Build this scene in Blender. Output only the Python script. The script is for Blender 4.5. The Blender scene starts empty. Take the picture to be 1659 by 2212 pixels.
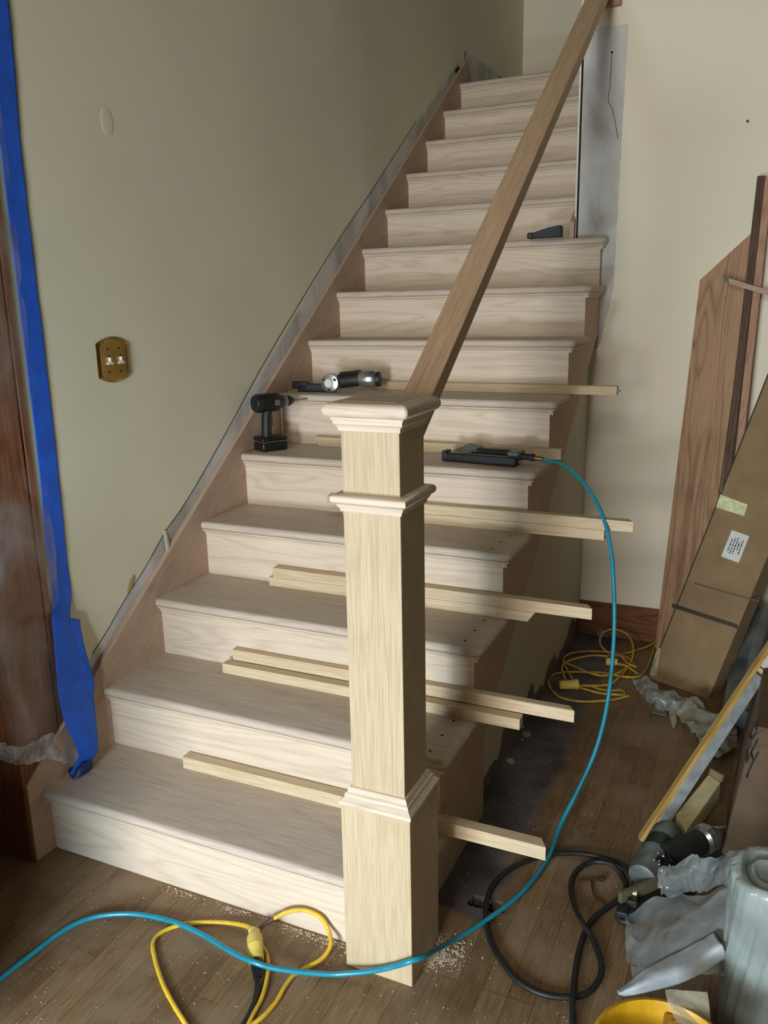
import bpy, bmesh, math, random
from mathutils import Vector, Matrix, Euler, noise
random.seed(7)
S = bpy.context.scene
COL = S.collection
PI = math.pi
# ------------------------------------------------------------------ camera
CAM = Vector((1.7185, -1.4675, 1.4652)); YAW, PITCH, ROLL, FPX = -0.4335, 0.244, -0.0204, 1802.0
fwd = Vector((math.sin(YAW)*math.cos(PITCH), math.cos(YAW)*math.cos(PITCH), -math.sin(PITCH)))
rgt = Vector((math.cos(YAW), -math.sin(YAW), 0)); upv = rgt.cross(fwd)
cr = math.cos(ROLL)*rgt + math.sin(ROLL)*upv
cu = -math.sin(ROLL)*rgt + math.cos(ROLL)*upv
cam = bpy.data.cameras.new('camera'); cam_o = bpy.data.objects.new('camera', cam); COL.objects.link(cam_o)
m = Matrix.Identity(4)
for i in range(3):
    m[i][0] = cr[i]; m[i][1] = cu[i]; m[i][2] = -fwd[i]; m[i][3] = CAM[i]
cam_o.matrix_world = m
cam.sensor_fit = 'VERTICAL'; cam.sensor_height = 24.0; cam.lens = FPX/2212*24.0
cam.clip_start = 0.02
S.camera = cam_o
def P(px, py, ax, v):
    """world point on the plane (axis ax = v) seen at a pixel of the photograph"""
    d = fwd + cr*(px-829.5)/FPX - cu*(py-1106)/FPX
    return CAM + d*((v-CAM[ax])/d[ax])
# ------------------------------------------------------------------ light
S.view_settings.view_transform = 'Standard'; S.view_settings.look = 'None'
S.view_settings.exposure = 0.0; S.view_settings.gamma = 1.0; S.view_settings.use_curve_mapping = False
W = bpy.data.worlds.new('world'); S.world = W; W.use_nodes = True
bg = W.node_tree.nodes['Background']; bg.inputs[0].default_value = (0.80, 0.92, 0.90, 1); bg.inputs[1].default_value = 0.30
def area(name, loc, target, sx, sy, power, col):
    l = bpy.data.lights.new(name, 'AREA'); l.shape = 'RECTANGLE'; l.size = sx; l.size_y = sy; l.energy = power; l.color = col
    o = bpy.data.objects.new(name, l); COL.objects.link(o); o.location = loc
    o.rotation_euler = (Vector(target)-Vector(loc)).to_track_quat('-Z', 'Y').to_euler()
    return o
area('door_daylight', (1.00, -4.40, 0.98), (0.85, 0, 0.75), 0.70, 1.4, 112, (0.95, 0.96, 0.97))
area('riser_fill', (0.80, -1.75, 0.55), (0.55, 0, 0.12), 0.30, 0.26, 29, (0.72, 0.88, 1.0))  # added cool fill behind the camera, brightens the lowest riser; no real fixture
area('upper_window_daylight', (1.2, -4.4, 3.2), (1.3, 2.1, 2.4), 1.2, 0.9, 70, (1.0, 0.95, 0.84))
# ------------------------------------------------------------------ helpers
class B:
    def __init__(s): s.bm = bmesh.new()
    def box(s, lo, hi, mat=None):
        lo = Vector(lo); hi = Vector(hi); c = (lo+hi)/2; d = hi-lo
        M = Matrix.Translation(c) @ Matrix.Diagonal((d.x, d.y, d.z, 1))
        if mat is not None: M = mat @ M
        bmesh.ops.create_cube(s.bm, size=1, matrix=M); return s
    def cyl(s, a, b, r1, r2=None, n=24, caps=True):
        a = Vector(a); b = Vector(b); r2 = r1 if r2 is None else r2
        q = (b-a).to_track_quat('Z', 'Y').to_matrix().to_4x4()
        M = Matrix.Translation((a+b)/2) @ q
        bmesh.ops.create_cone(s.bm, cap_ends=caps, segments=n, radius1=max(r1, 1e-5), radius2=max(r2, 1e-5), depth=(b-a).length, matrix=M); return s
    def ball(s, c, r, sc=(1, 1, 1), n=16):
        bmesh.ops.create_uvsphere(s.bm, u_segments=n, v_segments=n//2+2, radius=r, matrix=Matrix.Translation(c) @ Matrix.Diagonal((*sc, 1))); return s
    def prism(s, pts, vec):
        vs = [s.bm.verts.new(Vector(p)) for p in pts]; f = s.bm.faces.new(vs)
        r = bmesh.ops.extrude_face_region(s.bm, geom=[f])
        bmesh.ops.translate(s.bm, vec=Vector(vec), verts=[e for e in r['geom'] if isinstance(e, bmesh.types.BMVert)]); return s
    def lathe(s, prof, base, axis=(0, 0, 1), n=32):
        q = Vector(axis).normalized().to_track_quat('Z', 'Y').to_matrix().to_4x4(); M = Matrix.Translation(base) @ q
        rings = []
        for r, z in prof:
            rings.append([s.bm.verts.new(M @ Vector((r*math.cos(2*PI*i/n), r*math.sin(2*PI*i/n), z))) for i in range(n)])
        for a, b in zip(rings, rings[1:]):
            for i in range(n): s.bm.faces.new((a[i], a[(i+1) % n], b[(i+1) % n], b[i]))
        for ring in (rings[0], rings[-1]):
            try: s.bm.faces.new(ring)
            except ValueError: pass
        return s
    def tube(s, pts, r, n=10, sub=8, raw=False):
        pts = [Vector(p) for p in pts]
        if not raw:
            out = []
            ext = [pts[0]*2-pts[1]] + pts + [pts[-1]*2-pts[-2]]
            for i in range(1, len(ext)-2):
                p0, p1, p2, p3 = ext[i-1:i+3]
                for k in range(sub):
                    t = k/sub
                    out.append(0.5*((2*p1)+(p2-p0)*t+(2*p0-5*p1+4*p2-p3)*t*t+(-p0+3*p1-3*p2+p3)*t**3))
            out.append(pts[-1]); pts = out
        up = Vector((0, 0, 1)); rings = []; prev = None
        for i, p in enumerate(pts):
            d = (pts[min(i+1, len(pts)-1)]-pts[max(i-1, 0)]).normalized()
            if prev is None:
                a = d.cross(up)
                if a.length < 1e-3: a = d.cross(Vector((1, 0, 0)))
            else: a = prev - d*prev.dot(d)
            a.normalize(); prev = a; b = d.cross(a)
            rings.append([s.bm.verts.new(p+r*(a*math.cos(2*PI*k/n)+b*math.sin(2*PI*k/n))) for k in range(n)])
        for A, Bq in zip(rings, rings[1:]):
            for i in range(n): s.bm.faces.new((A[i], A[(i+1) % n], Bq[(i+1) % n], Bq[i]))
        s.bm.faces.new(rings[0]); s.bm.faces.new(rings[-1]); return s
    def sheet(s, rows, nu=24, nv=24, amp=0.01, freq=8.0, seed=0.0, ridge=0.0):
        """surface through a grid of control points, crumpled a little"""
        def cr1(ps, t):
            n = len(ps)-1; x = min(t*n, n-1e-6); i = int(x); f = x-i
            g = lambda k: Vector(ps[max(0, min(n, k))])
            p0, p1, p2, p3 = g(i-1), g(i), g(i+1), g(i+2)
            return 0.5*((2*p1)+(p2-p0)*f+(2*p0-5*p1+4*p2-p3)*f*f+(-p0+3*p1-3*p2+p3)*f**3)
        vs = []
        for j in range(nv+1):
            col = [cr1([cr1(r, i/nu) for r in rows], j/nv) for i in range(nu+1)]
            vs.append([s.bm.verts.new(c + ridge*Vector((0, 0, 1))*(.5-abs(noise.noise(c*freq*1.3+Vector((seed, 5, 0)))))+ ridge*.5*Vector((.4, 1, .4))*(.5-abs(noise.noise(c*freq*2.6+Vector((3, seed, 0))))) + amp*noise.noise_vector(c*freq+Vector((seed, 0, 0))) + amp*0.4*noise.noise_vector(c*freq*2.7+Vector((0, seed, 0)))) for c in col])
        for j in range(nv):
            for i in range(nu): s.bm.faces.new((vs[j][i], vs[j][i+1], vs[j+1][i+1], vs[j+1][i]))
        return s
MW = {}
def fin(b, name, mat, parent=None, rot=None, bevel=0.0, seg=2, smooth=40, kind=None, origin=None, world=True):
    """link one mesh object; vertices are given in world space"""
    bm = b.bm
    bmesh.ops.recalc_face_normals(bm, faces=bm.faces)
    for f in bm.faces: f.smooth = True
    lim = math.radians(smooth)
    for e in bm.edges:
        if len(e.link_faces) == 2 and e.calc_face_angle(0) > lim: e.smooth = False
    if origin is None:
        xs = [v.co for v in bm.verts]
        lo = Vector((min(v.x for v in xs), min(v.y for v in xs), min(v.z for v in xs)))
        hi = Vector((max(v.x for v in xs), max(v.y for v in xs), max(v.z for v in xs)))
        origin = Vector(((lo.x+hi.x)/2, (lo.y+hi.y)/2, lo.z))
    me = bpy.data.meshes.new(name); o = bpy.data.objects.new(name, me); COL.objects.link(o)
    R = Euler(rot).to_matrix().to_4x4() if rot else Matrix.Identity(4)
    pm = MW.get(parent.name, Matrix.Identity(4)) if parent else Matrix.Identity(4)
    if world: Mo = Matrix.Translation(origin) @ R
    else: Mo = pm @ Matrix.Translation(origin) @ R
    if world: bm.transform(Mo.inverted())
    else: bm.transform((Matrix.Translation(origin) @ R).inverted())
    bm.to_mesh(me); bm.free()
    MW[o.name] = Mo
    if parent:
        o.parent = parent; o.matrix_local = pm.inverted() @ Mo
    else: o.matrix_world = Mo
    for mm in (mat if isinstance(mat, (list, tuple)) else [mat]): me.materials.append(mm)
    if bevel:
        md = o.modifiers.new('bevel', 'BEVEL'); md.width = bevel; md.segments = seg; md.limit_method = 'ANGLE'; md.angle_limit = math.radians(35)
    if kind: o['kind'] = kind
    return o
def thing(name, label, cat, loc=(0, 0, 0), rot=(0, 0, 0), group=None):
    o = bpy.data.objects.new(name, None); COL.objects.link(o); o.empty_display_size = 0.05
    Mo = Matrix.Translation(loc) @ Euler(rot).to_matrix().to_4x4(); o.matrix_world = Mo; MW[o.name] = Mo
    o['label'] = label; o['category'] = cat
    if group: o['group'] = group
    return o
def tag(o, label, cat, group=None, kind=None):
    o['label'] = label; o['category'] = cat
    if group: o['group'] = group
    if kind: o['kind'] = kind
    return o
# ------------------------------------------------------------------ materials
def lin(c):
    return tuple((x/255/12.92 if x/255 <= .04045 else ((x/255+.055)/1.055)**2.4) for x in c) + (1,)
def nmat(name):
    mt = bpy.data.materials.new(name); mt.use_nodes = True; nt = mt.node_tree
    return mt, nt, nt.nodes, nt.links, nt.nodes['Principled BSDF']
def ramp(N, stops):
    r = N.new('ShaderNodeValToRGB'); e = r.color_ramp.elements
    e[0].position = stops[0][0]; e[0].color = stops[0][1]; e[1].position = stops[-1][0]; e[1].color = stops[-1][1]
    for p, c in stops[1:-1]:
        k = e.new(p); k.color = c
    return r
def coords(N, L, scale, rnd=True, loc=(0, 0, 0)):
    tc = N.new('ShaderNodeTexCoord'); mp = N.new('ShaderNodeMapping'); mp.inputs['Scale'].default_value = scale; mp.inputs['Location'].default_value = loc
    if rnd:
        oi = N.new('ShaderNodeObjectInfo'); ad = N.new('ShaderNodeVectorMath'); ad.operation = 'MULTIPLY_ADD'
        ad.inputs[1].default_value = (3.1, 5.7, 7.9)
        cb = N.new('ShaderNodeCombineXYZ')
        for i in range(3): L.new(oi.outputs['Random'], cb.inputs[i])
        L.new(cb.outputs[0], ad.inputs[0]); L.new(tc.outputs['Object'], ad.inputs[2]); L.new(ad.outputs[0], mp.inputs['Vector'])
    else: L.new(tc.outputs['Object'], mp.inputs['Vector'])
    return mp
def wood(name, light, dark, axis, rough=0.6, pore=0.55, cath=0.5, scale=1.0, spec=0.3):
    mt, nt, N, L, p = nmat(name)
    s = [1.0, 1.0, 1.0]; s[axis] = 0.022
    f = [1.0, 1.0, 1.0]; f[axis] = 0.10
    mp1 = coords(N, L, [x*420*scale for x in s]); mp2 = coords(N, L, [x*9*scale for x in f])
    n1 = N.new('ShaderNodeTexNoise'); n1.inputs['Scale'].default_value = 1.0; n1.inputs['Detail'].default_value = 3
    L.new(mp1.outputs[0], n1.inputs['Vector'])
    n2 = N.new('ShaderNodeTexNoise'); n2.inputs['Scale'].default_value = 0.9; n2.inputs['Detail'].default_value = 1.5; n2.inputs['Distortion'].default_value = 0.6
    L.new(mp2.outputs[0], n2.inputs['Vector'])
    # growth rings: isolines of a slow noise
    mu = N.new('ShaderNodeMath'); mu.operation = 'MULTIPLY'; mu.inputs[1].default_value = 14; L.new(n2.outputs['Fac'], mu.inputs[0])
    fr = N.new('ShaderNodeMath'); fr.operation = 'PINGPONG'; fr.inputs[1].default_value = 0.5; L.new(mu.outputs[0], fr.inputs[0])
    r1 = ramp(N, [(0.40, (0, 0, 0, 1)), (0.56, (1, 1, 1, 1))]); L.new(n1.outputs['Fac'], r1.inputs[0])
    r2 = ramp(N, [(0.0, (0, 0, 0, 1)), (0.22, (.75, .75, .75, 1)), (0.5, (1, 1, 1, 1))]); L.new(fr.outputs[0], r2.inputs[0])
    a = N.new('ShaderNodeMix'); a.data_type = 'FLOAT'; a.inputs[0].default_value = cath
    L.new(r1.outputs[0], a.inputs[2]); L.new(r2.outputs[0], a.inputs[3])
    mx = N.new('ShaderNodeMix'); mx.data_type = 'RGBA'; mx.inputs[6].default_value = lin(dark); mx.inputs[7].default_value = lin(light)
    L.new(a.outputs[0], mx.inputs[0])
    big = N.new('ShaderNodeTexNoise'); big.inputs['Scale'].default_value = 0.35; L.new(mp2.outputs[0], big.inputs['Vector'])
    hs = N.new('ShaderNodeHueSaturation'); vr = N.new('ShaderNodeMapRange'); vr.inputs[3].default_value = 0.88; vr.inputs[4].default_value = 1.12
    L.new(big.outputs['Fac'], vr.inputs[0]); L.new(vr.outputs[0], hs.inputs['Value']); L.new(mx.outputs[2], hs.inputs['Color'])
    L.new(hs.outputs[0], p.inputs['Base Color'])
    p.inputs['Roughness'].default_value = rough; p.inputs['Specular IOR Level'].default_value = spec
    bp = N.new('ShaderNodeBump'); bp.inputs['Strength'].default_value = 0.12; bp.inputs['Distance'].default_value = 0.002
    L.new(r1.outputs[0], bp.inputs['Height']); L.new(bp.outputs[0], p.inputs['Normal'])
    return mt
def plain(name, c, rough=0.5, metal=0.0, spec=0.5, var=0.06, nscale=40, bump=0.0, coat=0.0):
    mt, nt, N, L, p = nmat(name)
    mp = coords(N, L, (nscale,)*3); n = N.new('ShaderNodeTexNoise'); n.inputs['Scale'].default_value = 1; n.inputs['Detail'].default_value = 4
    L.new(mp.outputs[0], n.inputs['Vector'])
    c = lin(c); lo = tuple(x*(1-var*2) for x in c[:3])+(1,); hi = tuple(min(1, x*(1+var*2)) for x in c[:3])+(1,)
    r = ramp(N, [(0.3, lo), (0.7, hi)]); L.new(n.outputs['Fac'], r.inputs[0]); L.new(r.outputs[0], p.inputs['Base Color'])
    p.inputs['Roughness'].default_value = rough; p.inputs['Metallic'].default_value = metal; p.inputs['Specular IOR Level'].default_value = spec; p.inputs['Coat Weight'].default_value = coat
    if bump:
        b = N.new('ShaderNodeBump'); b.inputs['Strength'].default_value = bump; b.inputs['Distance'].default_value = 0.003; L.new(n.outputs['Fac'], b.inputs['Height']); L.new(b.outputs[0], p.inputs['Normal'])
    return mt
def film(name, c, alpha, rough=0.25, var=0.25, nscale=9):
    mt, nt, N, L, p = nmat(name)
    mp = coords(N, L, (nscale, nscale*0.7, nscale*0.5)); n = N.new('ShaderNodeTexNoise'); n.inputs['Scale'].default_value = 1; n.inputs['Detail'].default_value = 5; n.inputs['Distortion'].default_value = 1.2
    L.new(mp.outputs[0], n.inputs['Vector'])
    r = ramp(N, [(0.35, (max(0, alpha-var),)*3+(1,)), (0.7, (min(1, alpha+var),)*3+(1,))]); L.new(n.outputs['Fac'], r.inputs[0])
    L.new(r.outputs[0], p.inputs['Alpha']); p.inputs['Base Color'].default_value = lin(c); p.inputs['Roughness'].default_value = rough
    b = N.new('ShaderNodeBump'); b.inputs['Strength'].default_value = 0.5; b.inputs['Distance'].default_value = 0.01; L.new(n.outputs['Fac'], b.inputs['Height']); L.new(b.outputs[0], p.inputs['Normal'])
    return mt
OAK_L, OAK_D = (214, 190, 158), (176, 146, 112)
oakX = wood('oak_grain_x', (220, 204, 184), (198, 179, 156), 0, cath=.6)
oakY = wood('oak_grain_y', (210, 186, 158), (188, 160, 130), 1)
oakZ = wood('oak_grain_z', (200, 181, 150), (180, 159, 126), 2, cath=.25)
treadX = wood('oak_tread', (206, 192, 176), (182, 166, 150), 0, cath=.4)
skirtY = wood('oak_skirt', (190, 164, 142), (170, 142, 120), 1, cath=.3)
endY = wood('oak_stringer', (204, 176, 150), (184, 154, 128), 1, cath=.3)
old_oak = wood('stained_oak', (128, 82, 52), (84, 48, 28), 0, rough=.45)
old_oakZ = wood('stained_oak_z', (134, 88, 56), (92, 54, 32), 2, rough=.42, cath=.35)
boardZ = wood('red_oak_board', (178, 142, 108), (130, 98, 68), 2, cath=.7, scale=.8)
walnutZ = wood('dark_plank', (92, 66, 48), (52, 34, 22), 2)
pinkZ = wood('pink_plank', (186, 144, 118), (150, 112, 88), 2)
pineZ = wood('pine_strip', (206, 172, 104), (176, 136, 66), 1)
black = plain('black_plastic', (22, 24, 26), .42, var=.2)
blackrub = plain('black_rubber', (26, 28, 27), .55, var=.2, nscale=80)
greypl = plain('grey_plastic', (96, 98, 96), .45)
silver = plain('silver_metal', (170, 176, 178), .28, metal=.9, var=.04)
cast = plain('cast_grey_metal', (116, 124, 122), .4, metal=.5, var=.12)
white_p = plain('white_plastic', (216, 212, 198), .4, var=.03)
cream = plain('cream_card', (206, 196, 150), .8, var=.05)
card = plain('cardboard', (140, 116, 84), .85, var=.05, nscale=14, bump=.1)
card_d = plain('cardboard_dark', (98, 80, 60), .85, var=.08, nscale=14)
paper = plain('label_paper', (212, 216, 210), .6, var=.02)
ink = plain('ink', (52, 54, 56), .7, var=.02)
teal = plain('teal_hose', (28, 134, 158), .35, var=.05, coat=.2)
yel = plain('yellow_rubber', (222, 184, 52), .45, var=.08)
yel_d = plain('yellow_rubber_dusty', (200, 166, 66), .6, var=.15)
yel_p = plain('yellow_plastic', (226, 206, 104), .45, var=.05)
bucketm = plain('yellow_bucket', (206, 160, 28), .4, var=.06)
brass = plain('brass', (168, 142, 84), .30, metal=1.0, var=.05)
hole_m = plain('dark_hole', (10, 9, 8), .9, var=.1)
bluetape = plain('blue_tape', (20, 90, 206), .6, var=.08, nscale=18, bump=.25)
bluedark = plain('blue_tape_adhesive', (20, 44, 92), .5, var=.15)
tape_clear = film('clear_tape', (224, 222, 190), .45, .12, .3, 30)
plast = film('plastic_sheet', (190, 190, 194), .20, .2, .2, 7)
plast_hem = film('plastic_hem', (204, 206, 214), .58, .15, .3, 18)
bagfilm = film('bag_film', (168, 178, 178), .42, .14, .2, 6)
rollfilm = plain('roll_film', (150, 162, 160), .14, var=.14, nscale=9, bump=.35, coat=.5)
foamtube = plain('white_foam_sleeve', (184, 190, 192), .62, var=.1, nscale=26, bump=.3)
plasterm = plain('plaster_chips', (178, 172, 160), .9, var=.12)
alu = plain('aluminium_level', (176, 184, 188), .42, metal=.35, var=.12, nscale=30)
strapm = plain('strap_dark', (60, 54, 40), .5)
pinkp = plain('pink_plastic', (150, 116, 112), .4, var=.06)

def wallmat(name, c, v=.03, smudge=(.86, .88, .86)):
    mt, nt, N, L, p = nmat(name)
    tc = N.new('ShaderNodeTexCoord'); n = N.new('ShaderNodeTexNoise'); n.inputs['Scale'].default_value = 1.6; n.inputs['Detail'].default_value = 3
    L.new(tc.outputs['Object'], n.inputs['Vector'])
    c = lin(c); r = ramp(N, [(0.36, tuple(c[i]*smudge[i] for i in range(3))+(1,)), (0.56, c)]); L.new(n.outputs['Fac'], r.inputs[0])
    L.new(r.outputs[0], p.inputs['Base Color']); p.inputs['Roughness'].default_value = .75; p.inputs['Specular IOR Level'].default_value = .25
    n2 = N.new('ShaderNodeTexNoise'); n2.inputs['Scale'].default_value = 300; L.new(tc.outputs['Object'], n2.inputs['Vector'])
    b = N.new('ShaderNodeBump'); b.inputs['Strength'].default_value = .08; b.inputs['Distance'].default_value = .002; L.new(n2.outputs['Fac'], b.inputs['Height']); L.new(b.outputs[0], p.inputs['Normal'])
    return mt
wall_m = wallmat('painted_wall', (226, 222, 198), smudge=(.93, .94, .93))
wall_dim = wallmat('dim_room_wall', (98, 88, 72))
wall_b = wallmat('painted_wall_back', (236, 228, 208), smudge=(.95, .98, .95))
def plastermat():
    mt, nt, N, L, p = nmat('bare_plaster')
    mp = coords(N, L, (5, 5, 3), rnd=False); n = N.new('ShaderNodeTexNoise'); n.inputs['Scale'].default_value = 1; n.inputs['Detail'].default_value = 6; n.inputs['Distortion'].default_value = .6
    L.new(mp.outputs[0], n.inputs['Vector'])
    r = ramp(N, [(0.28, lin((150, 144, 134))), (0.42, lin((184, 182, 176))), (0.60, lin((212, 210, 208)))]); L.new(n.outputs['Fac'], r.inputs[0])
    L.new(r.outputs[0], p.inputs['Base Color']); p.inputs['Roughness'].default_value = .8
    b = N.new('ShaderNodeBump'); b.inputs['Strength'].default_value = .3; b.inputs['Distance'].default_value = .004; L.new(n.outputs['Fac'], b.inputs['Height']); L.new(b.outputs[0], p.inputs['Normal'])
    return mt
plaster = plastermat()
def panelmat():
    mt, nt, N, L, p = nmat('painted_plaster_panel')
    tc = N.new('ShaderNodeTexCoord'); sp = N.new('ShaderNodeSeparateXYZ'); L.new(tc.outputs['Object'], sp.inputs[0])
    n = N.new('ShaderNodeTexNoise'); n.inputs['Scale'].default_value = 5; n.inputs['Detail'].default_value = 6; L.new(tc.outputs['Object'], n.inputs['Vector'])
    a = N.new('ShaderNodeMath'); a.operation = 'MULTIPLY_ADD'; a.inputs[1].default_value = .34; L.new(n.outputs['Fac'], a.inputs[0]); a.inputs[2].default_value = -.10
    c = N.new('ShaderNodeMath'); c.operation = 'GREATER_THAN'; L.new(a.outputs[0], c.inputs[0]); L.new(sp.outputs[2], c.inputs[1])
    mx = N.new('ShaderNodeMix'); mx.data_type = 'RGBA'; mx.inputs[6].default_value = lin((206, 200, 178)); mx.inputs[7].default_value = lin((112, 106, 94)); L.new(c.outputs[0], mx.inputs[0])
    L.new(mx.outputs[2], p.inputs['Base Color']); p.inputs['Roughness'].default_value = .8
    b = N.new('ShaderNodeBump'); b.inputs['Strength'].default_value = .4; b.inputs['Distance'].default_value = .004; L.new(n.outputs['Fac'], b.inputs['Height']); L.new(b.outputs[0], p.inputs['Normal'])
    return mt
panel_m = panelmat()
def floormat():
    mt, nt, N, L, p = nmat('worn_oak_floor')
    tc = N.new('ShaderNodeTexCoord'); sp = N.new('ShaderNodeSeparateXYZ'); L.new(tc.outputs['Object'], sp.inputs[0])
    cb = N.new('ShaderNodeCombineXYZ'); L.new(sp.outputs[1], cb.inputs[0]); L.new(sp.outputs[0], cb.inputs[1])
    br = N.new('ShaderNodeTexBrick'); L.new(cb.outputs[0], br.inputs['Vector']); br.offset = .37; br.offset_frequency = 3
    br.inputs['Scale'].default_value = 1; br.inputs['Brick Width'].default_value = .72; br.inputs['Row Height'].default_value = .057; br.inputs['Mortar Size'].default_value = .0009; br.inputs['Mortar Smooth'].default_value = .4
    br.inputs['Color1'].default_value = lin((134, 108, 76)); br.inputs['Color2'].default_value = lin((110, 84, 54)); br.inputs['Mortar'].default_value = lin((74, 50, 34))
    mp = N.new('ShaderNodeMapping'); mp.inputs['Scale'].default_value = (240, 14, 1); L.new(tc.outputs['Object'], mp.inputs['Vector'])
    g = N.new('ShaderNodeTexNoise'); g.inputs['Scale'].default_value = 1; g.inputs['Detail'].default_value = 3; L.new(mp.outputs[0], g.inputs['Vector'])
    gr = ramp(N, [(0.35, (.70, .68, .66, 1)), (0.6, (1.05, 1.05, 1.05, 1))]); L.new(g.outputs['Fac'], gr.inputs[0])
    m1 = N.new('ShaderNodeMix'); m1.data_type = 'RGBA'; m1.blend_type = 'MULTIPLY'; m1.inputs[0].default_value = 1; L.new(br.outputs['Color'], m1.inputs[6]); L.new(gr.outputs[0], m1.inputs[7])
    # scuffs
    n3 = N.new('ShaderNodeTexNoise'); n3.inputs['Scale'].default_value = 5; n3.inputs['Detail'].default_value = 7; L.new(tc.outputs['Object'], n3.inputs['Vector'])
    r3 = ramp(N, [(0.45, (0, 0, 0, 1)), (0.72, (.6, .6, .6, 1))]); L.new(n3.outputs['Fac'], r3.inputs[0])
    m2 = N.new('ShaderNodeMix'); m2.data_type = 'RGBA'; L.new(r3.outputs[0], m2.inputs[0]); L.new(m1.outputs[2], m2.inputs[6]); m2.inputs[7].default_value = lin((158, 138, 114))
    # strip of bare subfloor beside the stair, where the old finish is missing
    n4 = N.new('ShaderNodeTexNoise'); n4.inputs['Scale'].default_value = 7; n4.inputs['Detail'].default_value = 6; L.new(tc.outputs['Object'], n4.inputs['Vector'])
    def mth(op, a, b, c=None):
        q = N.new('ShaderNodeMath'); q.operation = op
        for i, v in enumerate((a, b, c)):
            if v is None: continue
            if isinstance(v, (int, float)): q.inputs[i].default_value = v
            else: L.new(v, q.inputs[i])
        return q.outputs[0]
    w = mth('MULTIPLY_ADD', n4.outputs['Fac'], .10, -.05)
    xx = mth('ADD', sp.outputs[0], w); yy = mth('ADD', sp.outputs[1], w)
    def band(v, a, b, k=.015):
        u = N.new('ShaderNodeMapRange'); u.interpolation_type = 'SMOOTHSTEP'; u.inputs[1].default_value = a-k; u.inputs[2].default_value = a+k; L.new(v, u.inputs[0])
        d = N.new('ShaderNodeMapRange'); d.interpolation_type = 'SMOOTHSTEP'; d.inputs[1].default_value = b-k; d.inputs[2].default_value = b+k; d.inputs[3].default_value = 1; d.inputs[4].default_value = 0; L.new(v, d.inputs[0])
        return mth('MULTIPLY', u.outputs[0], d.outputs[0])
    msk = mth('MULTIPLY', band(xx, .9, 1.20, .03), band(yy, .20, 2.3, .02))
    r4 = ramp(N, [(0.35, lin((62, 56, 58))), (0.65, lin((104, 98, 104)))]); L.new(n4.outputs['Fac'], r4.inputs[0])
    m3 = N.new('ShaderNodeMix'); m3.data_type = 'RGBA'; L.new(msk, m3.inputs[0]); L.new(m2.outputs[2], m3.inputs[6]); L.new(r4.outputs[0], m3.inputs[7])
    L.new(m3.outputs[2], p.inputs['Base Color'])
    rr = N.new('ShaderNodeMapRange'); rr.inputs[3].default_value = .38; rr.inputs[4].default_value = .75; L.new(n3.outputs['Fac'], rr.inputs[0]); L.new(rr.outputs[0], p.inputs['Roughness'])
    b = N.new('ShaderNodeBump'); b.inputs['Strength'].default_value = .25; b.inputs['Distance'].default_value = .002; L.new(g.outputs['Fac'], b.inputs['Height']); L.new(b.outputs[0], p.inputs['Normal'])
    return mt
floor_m = floormat()
# ------------------------------------------------------------------ room shell
R_, G_ = .19, .2609
WX = -.018; WY = 2.13; SX = .945; FY = 4.72; TOP = 5.0
def clean_hole():
    c = Vector((1.180, .259, 0)); pts = []
    for i in range(22):
        a = 2*PI*i/22; rr = 1+.35*noise.noise(Vector((math.cos(a)*2, math.sin(a)*2, 3.3)))
        pts.append(Vector((c.x+.052*rr*math.cos(a), c.y+.027*rr*math.sin(a)+.004*math.sin(3*a), 0)))
    return pts
fb = B(); bm = fb.bm
outer = [bm.verts.new(v) for v in ((-1.6, -4.6, 0), (4.5, -4.6, 0), (4.5, WY+.05, 0), (-1.6, WY+.05, 0))]
inner = [bm.verts.new(v) for v in clean_hole()]
es = [bm.edges.new((outer[i], outer[(i+1) % 4])) for i in range(4)] + [bm.edges.new((inner[i], inner[(i+1) % len(inner)])) for i in range(len(inner))]
bmesh.ops.triangle_fill(bm, edges=es, use_beauty=True)
low = [bm.verts.new(v.co+Vector((0, 0, -.12))) for v in inner]
for i in range(len(inner)): bm.faces.new((inner[i], inner[(i+1) % len(inner)], low[(i+1) % len(inner)], low[i]))
bm.faces.new(low)
fin(fb, 'floor', floor_m, kind='structure', origin=Vector((0, 0, 0)))
fin(B().box((-.14, -.055, -.0), (WX, FY+.1, TOP)), 'wall_left', wall_m, kind='structure', origin=Vector((0, 0, 0)))
fin(B().box((SX+.006, WY, 0), (4.5, WY+.12, TOP)), 'wall_back', wall_b, kind='structure', origin=Vector((0, 0, 0)))
fin(B().box((SX+.0, WY+.004, 1.5), (SX+.12, FY, TOP)), 'wall_stair_right', wall_m, kind='structure', origin=Vector((0, 0, 0)))
fin(B().box((-.14, FY, 2.4), (SX+.2, FY+.1, TOP)), 'wall_far', wall_b, kind='structure', origin=Vector((0, 0, 0)))
fin(B().box((-1.7, -4.7, TOP), (4.6, FY+.2, TOP+.1)), 'ceiling', wall_dim, kind='structure')
fin(B().box((-1.7, -4.7, 0), (4.6, -4.6, TOP)), 'wall_front', wall_dim, kind='structure')
fin(B().box((2.45, -4.6, 0), (2.55, WY+.0, TOP)), 'wall_right', wall_dim, kind='structure')
fin(B().box((-.5, -2.05, 0), (.15, -1.93, TOP)), 'shade_blocker_tall', wall_dim, kind='structure')  # unseen stub, added to keep light off the left side
fin(B().box((-.9, -.80, 0), (.38, -.72, .74)), 'shade_blocker_low', wall_dim, kind='structure')  # unseen low slab, added to shade the left end of the bottom step
fin(B().box((-1.7, -4.6, 0), (-1.6, WY+.1, TOP)), 'wall_side', wall_dim, kind='structure')
# baseboard on the back wall
fin(B().box((1.02, WY-.02, 0), (4.5, WY, .156)), 'baseboard_back', old_oak, kind='structure', bevel=.004)
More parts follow.
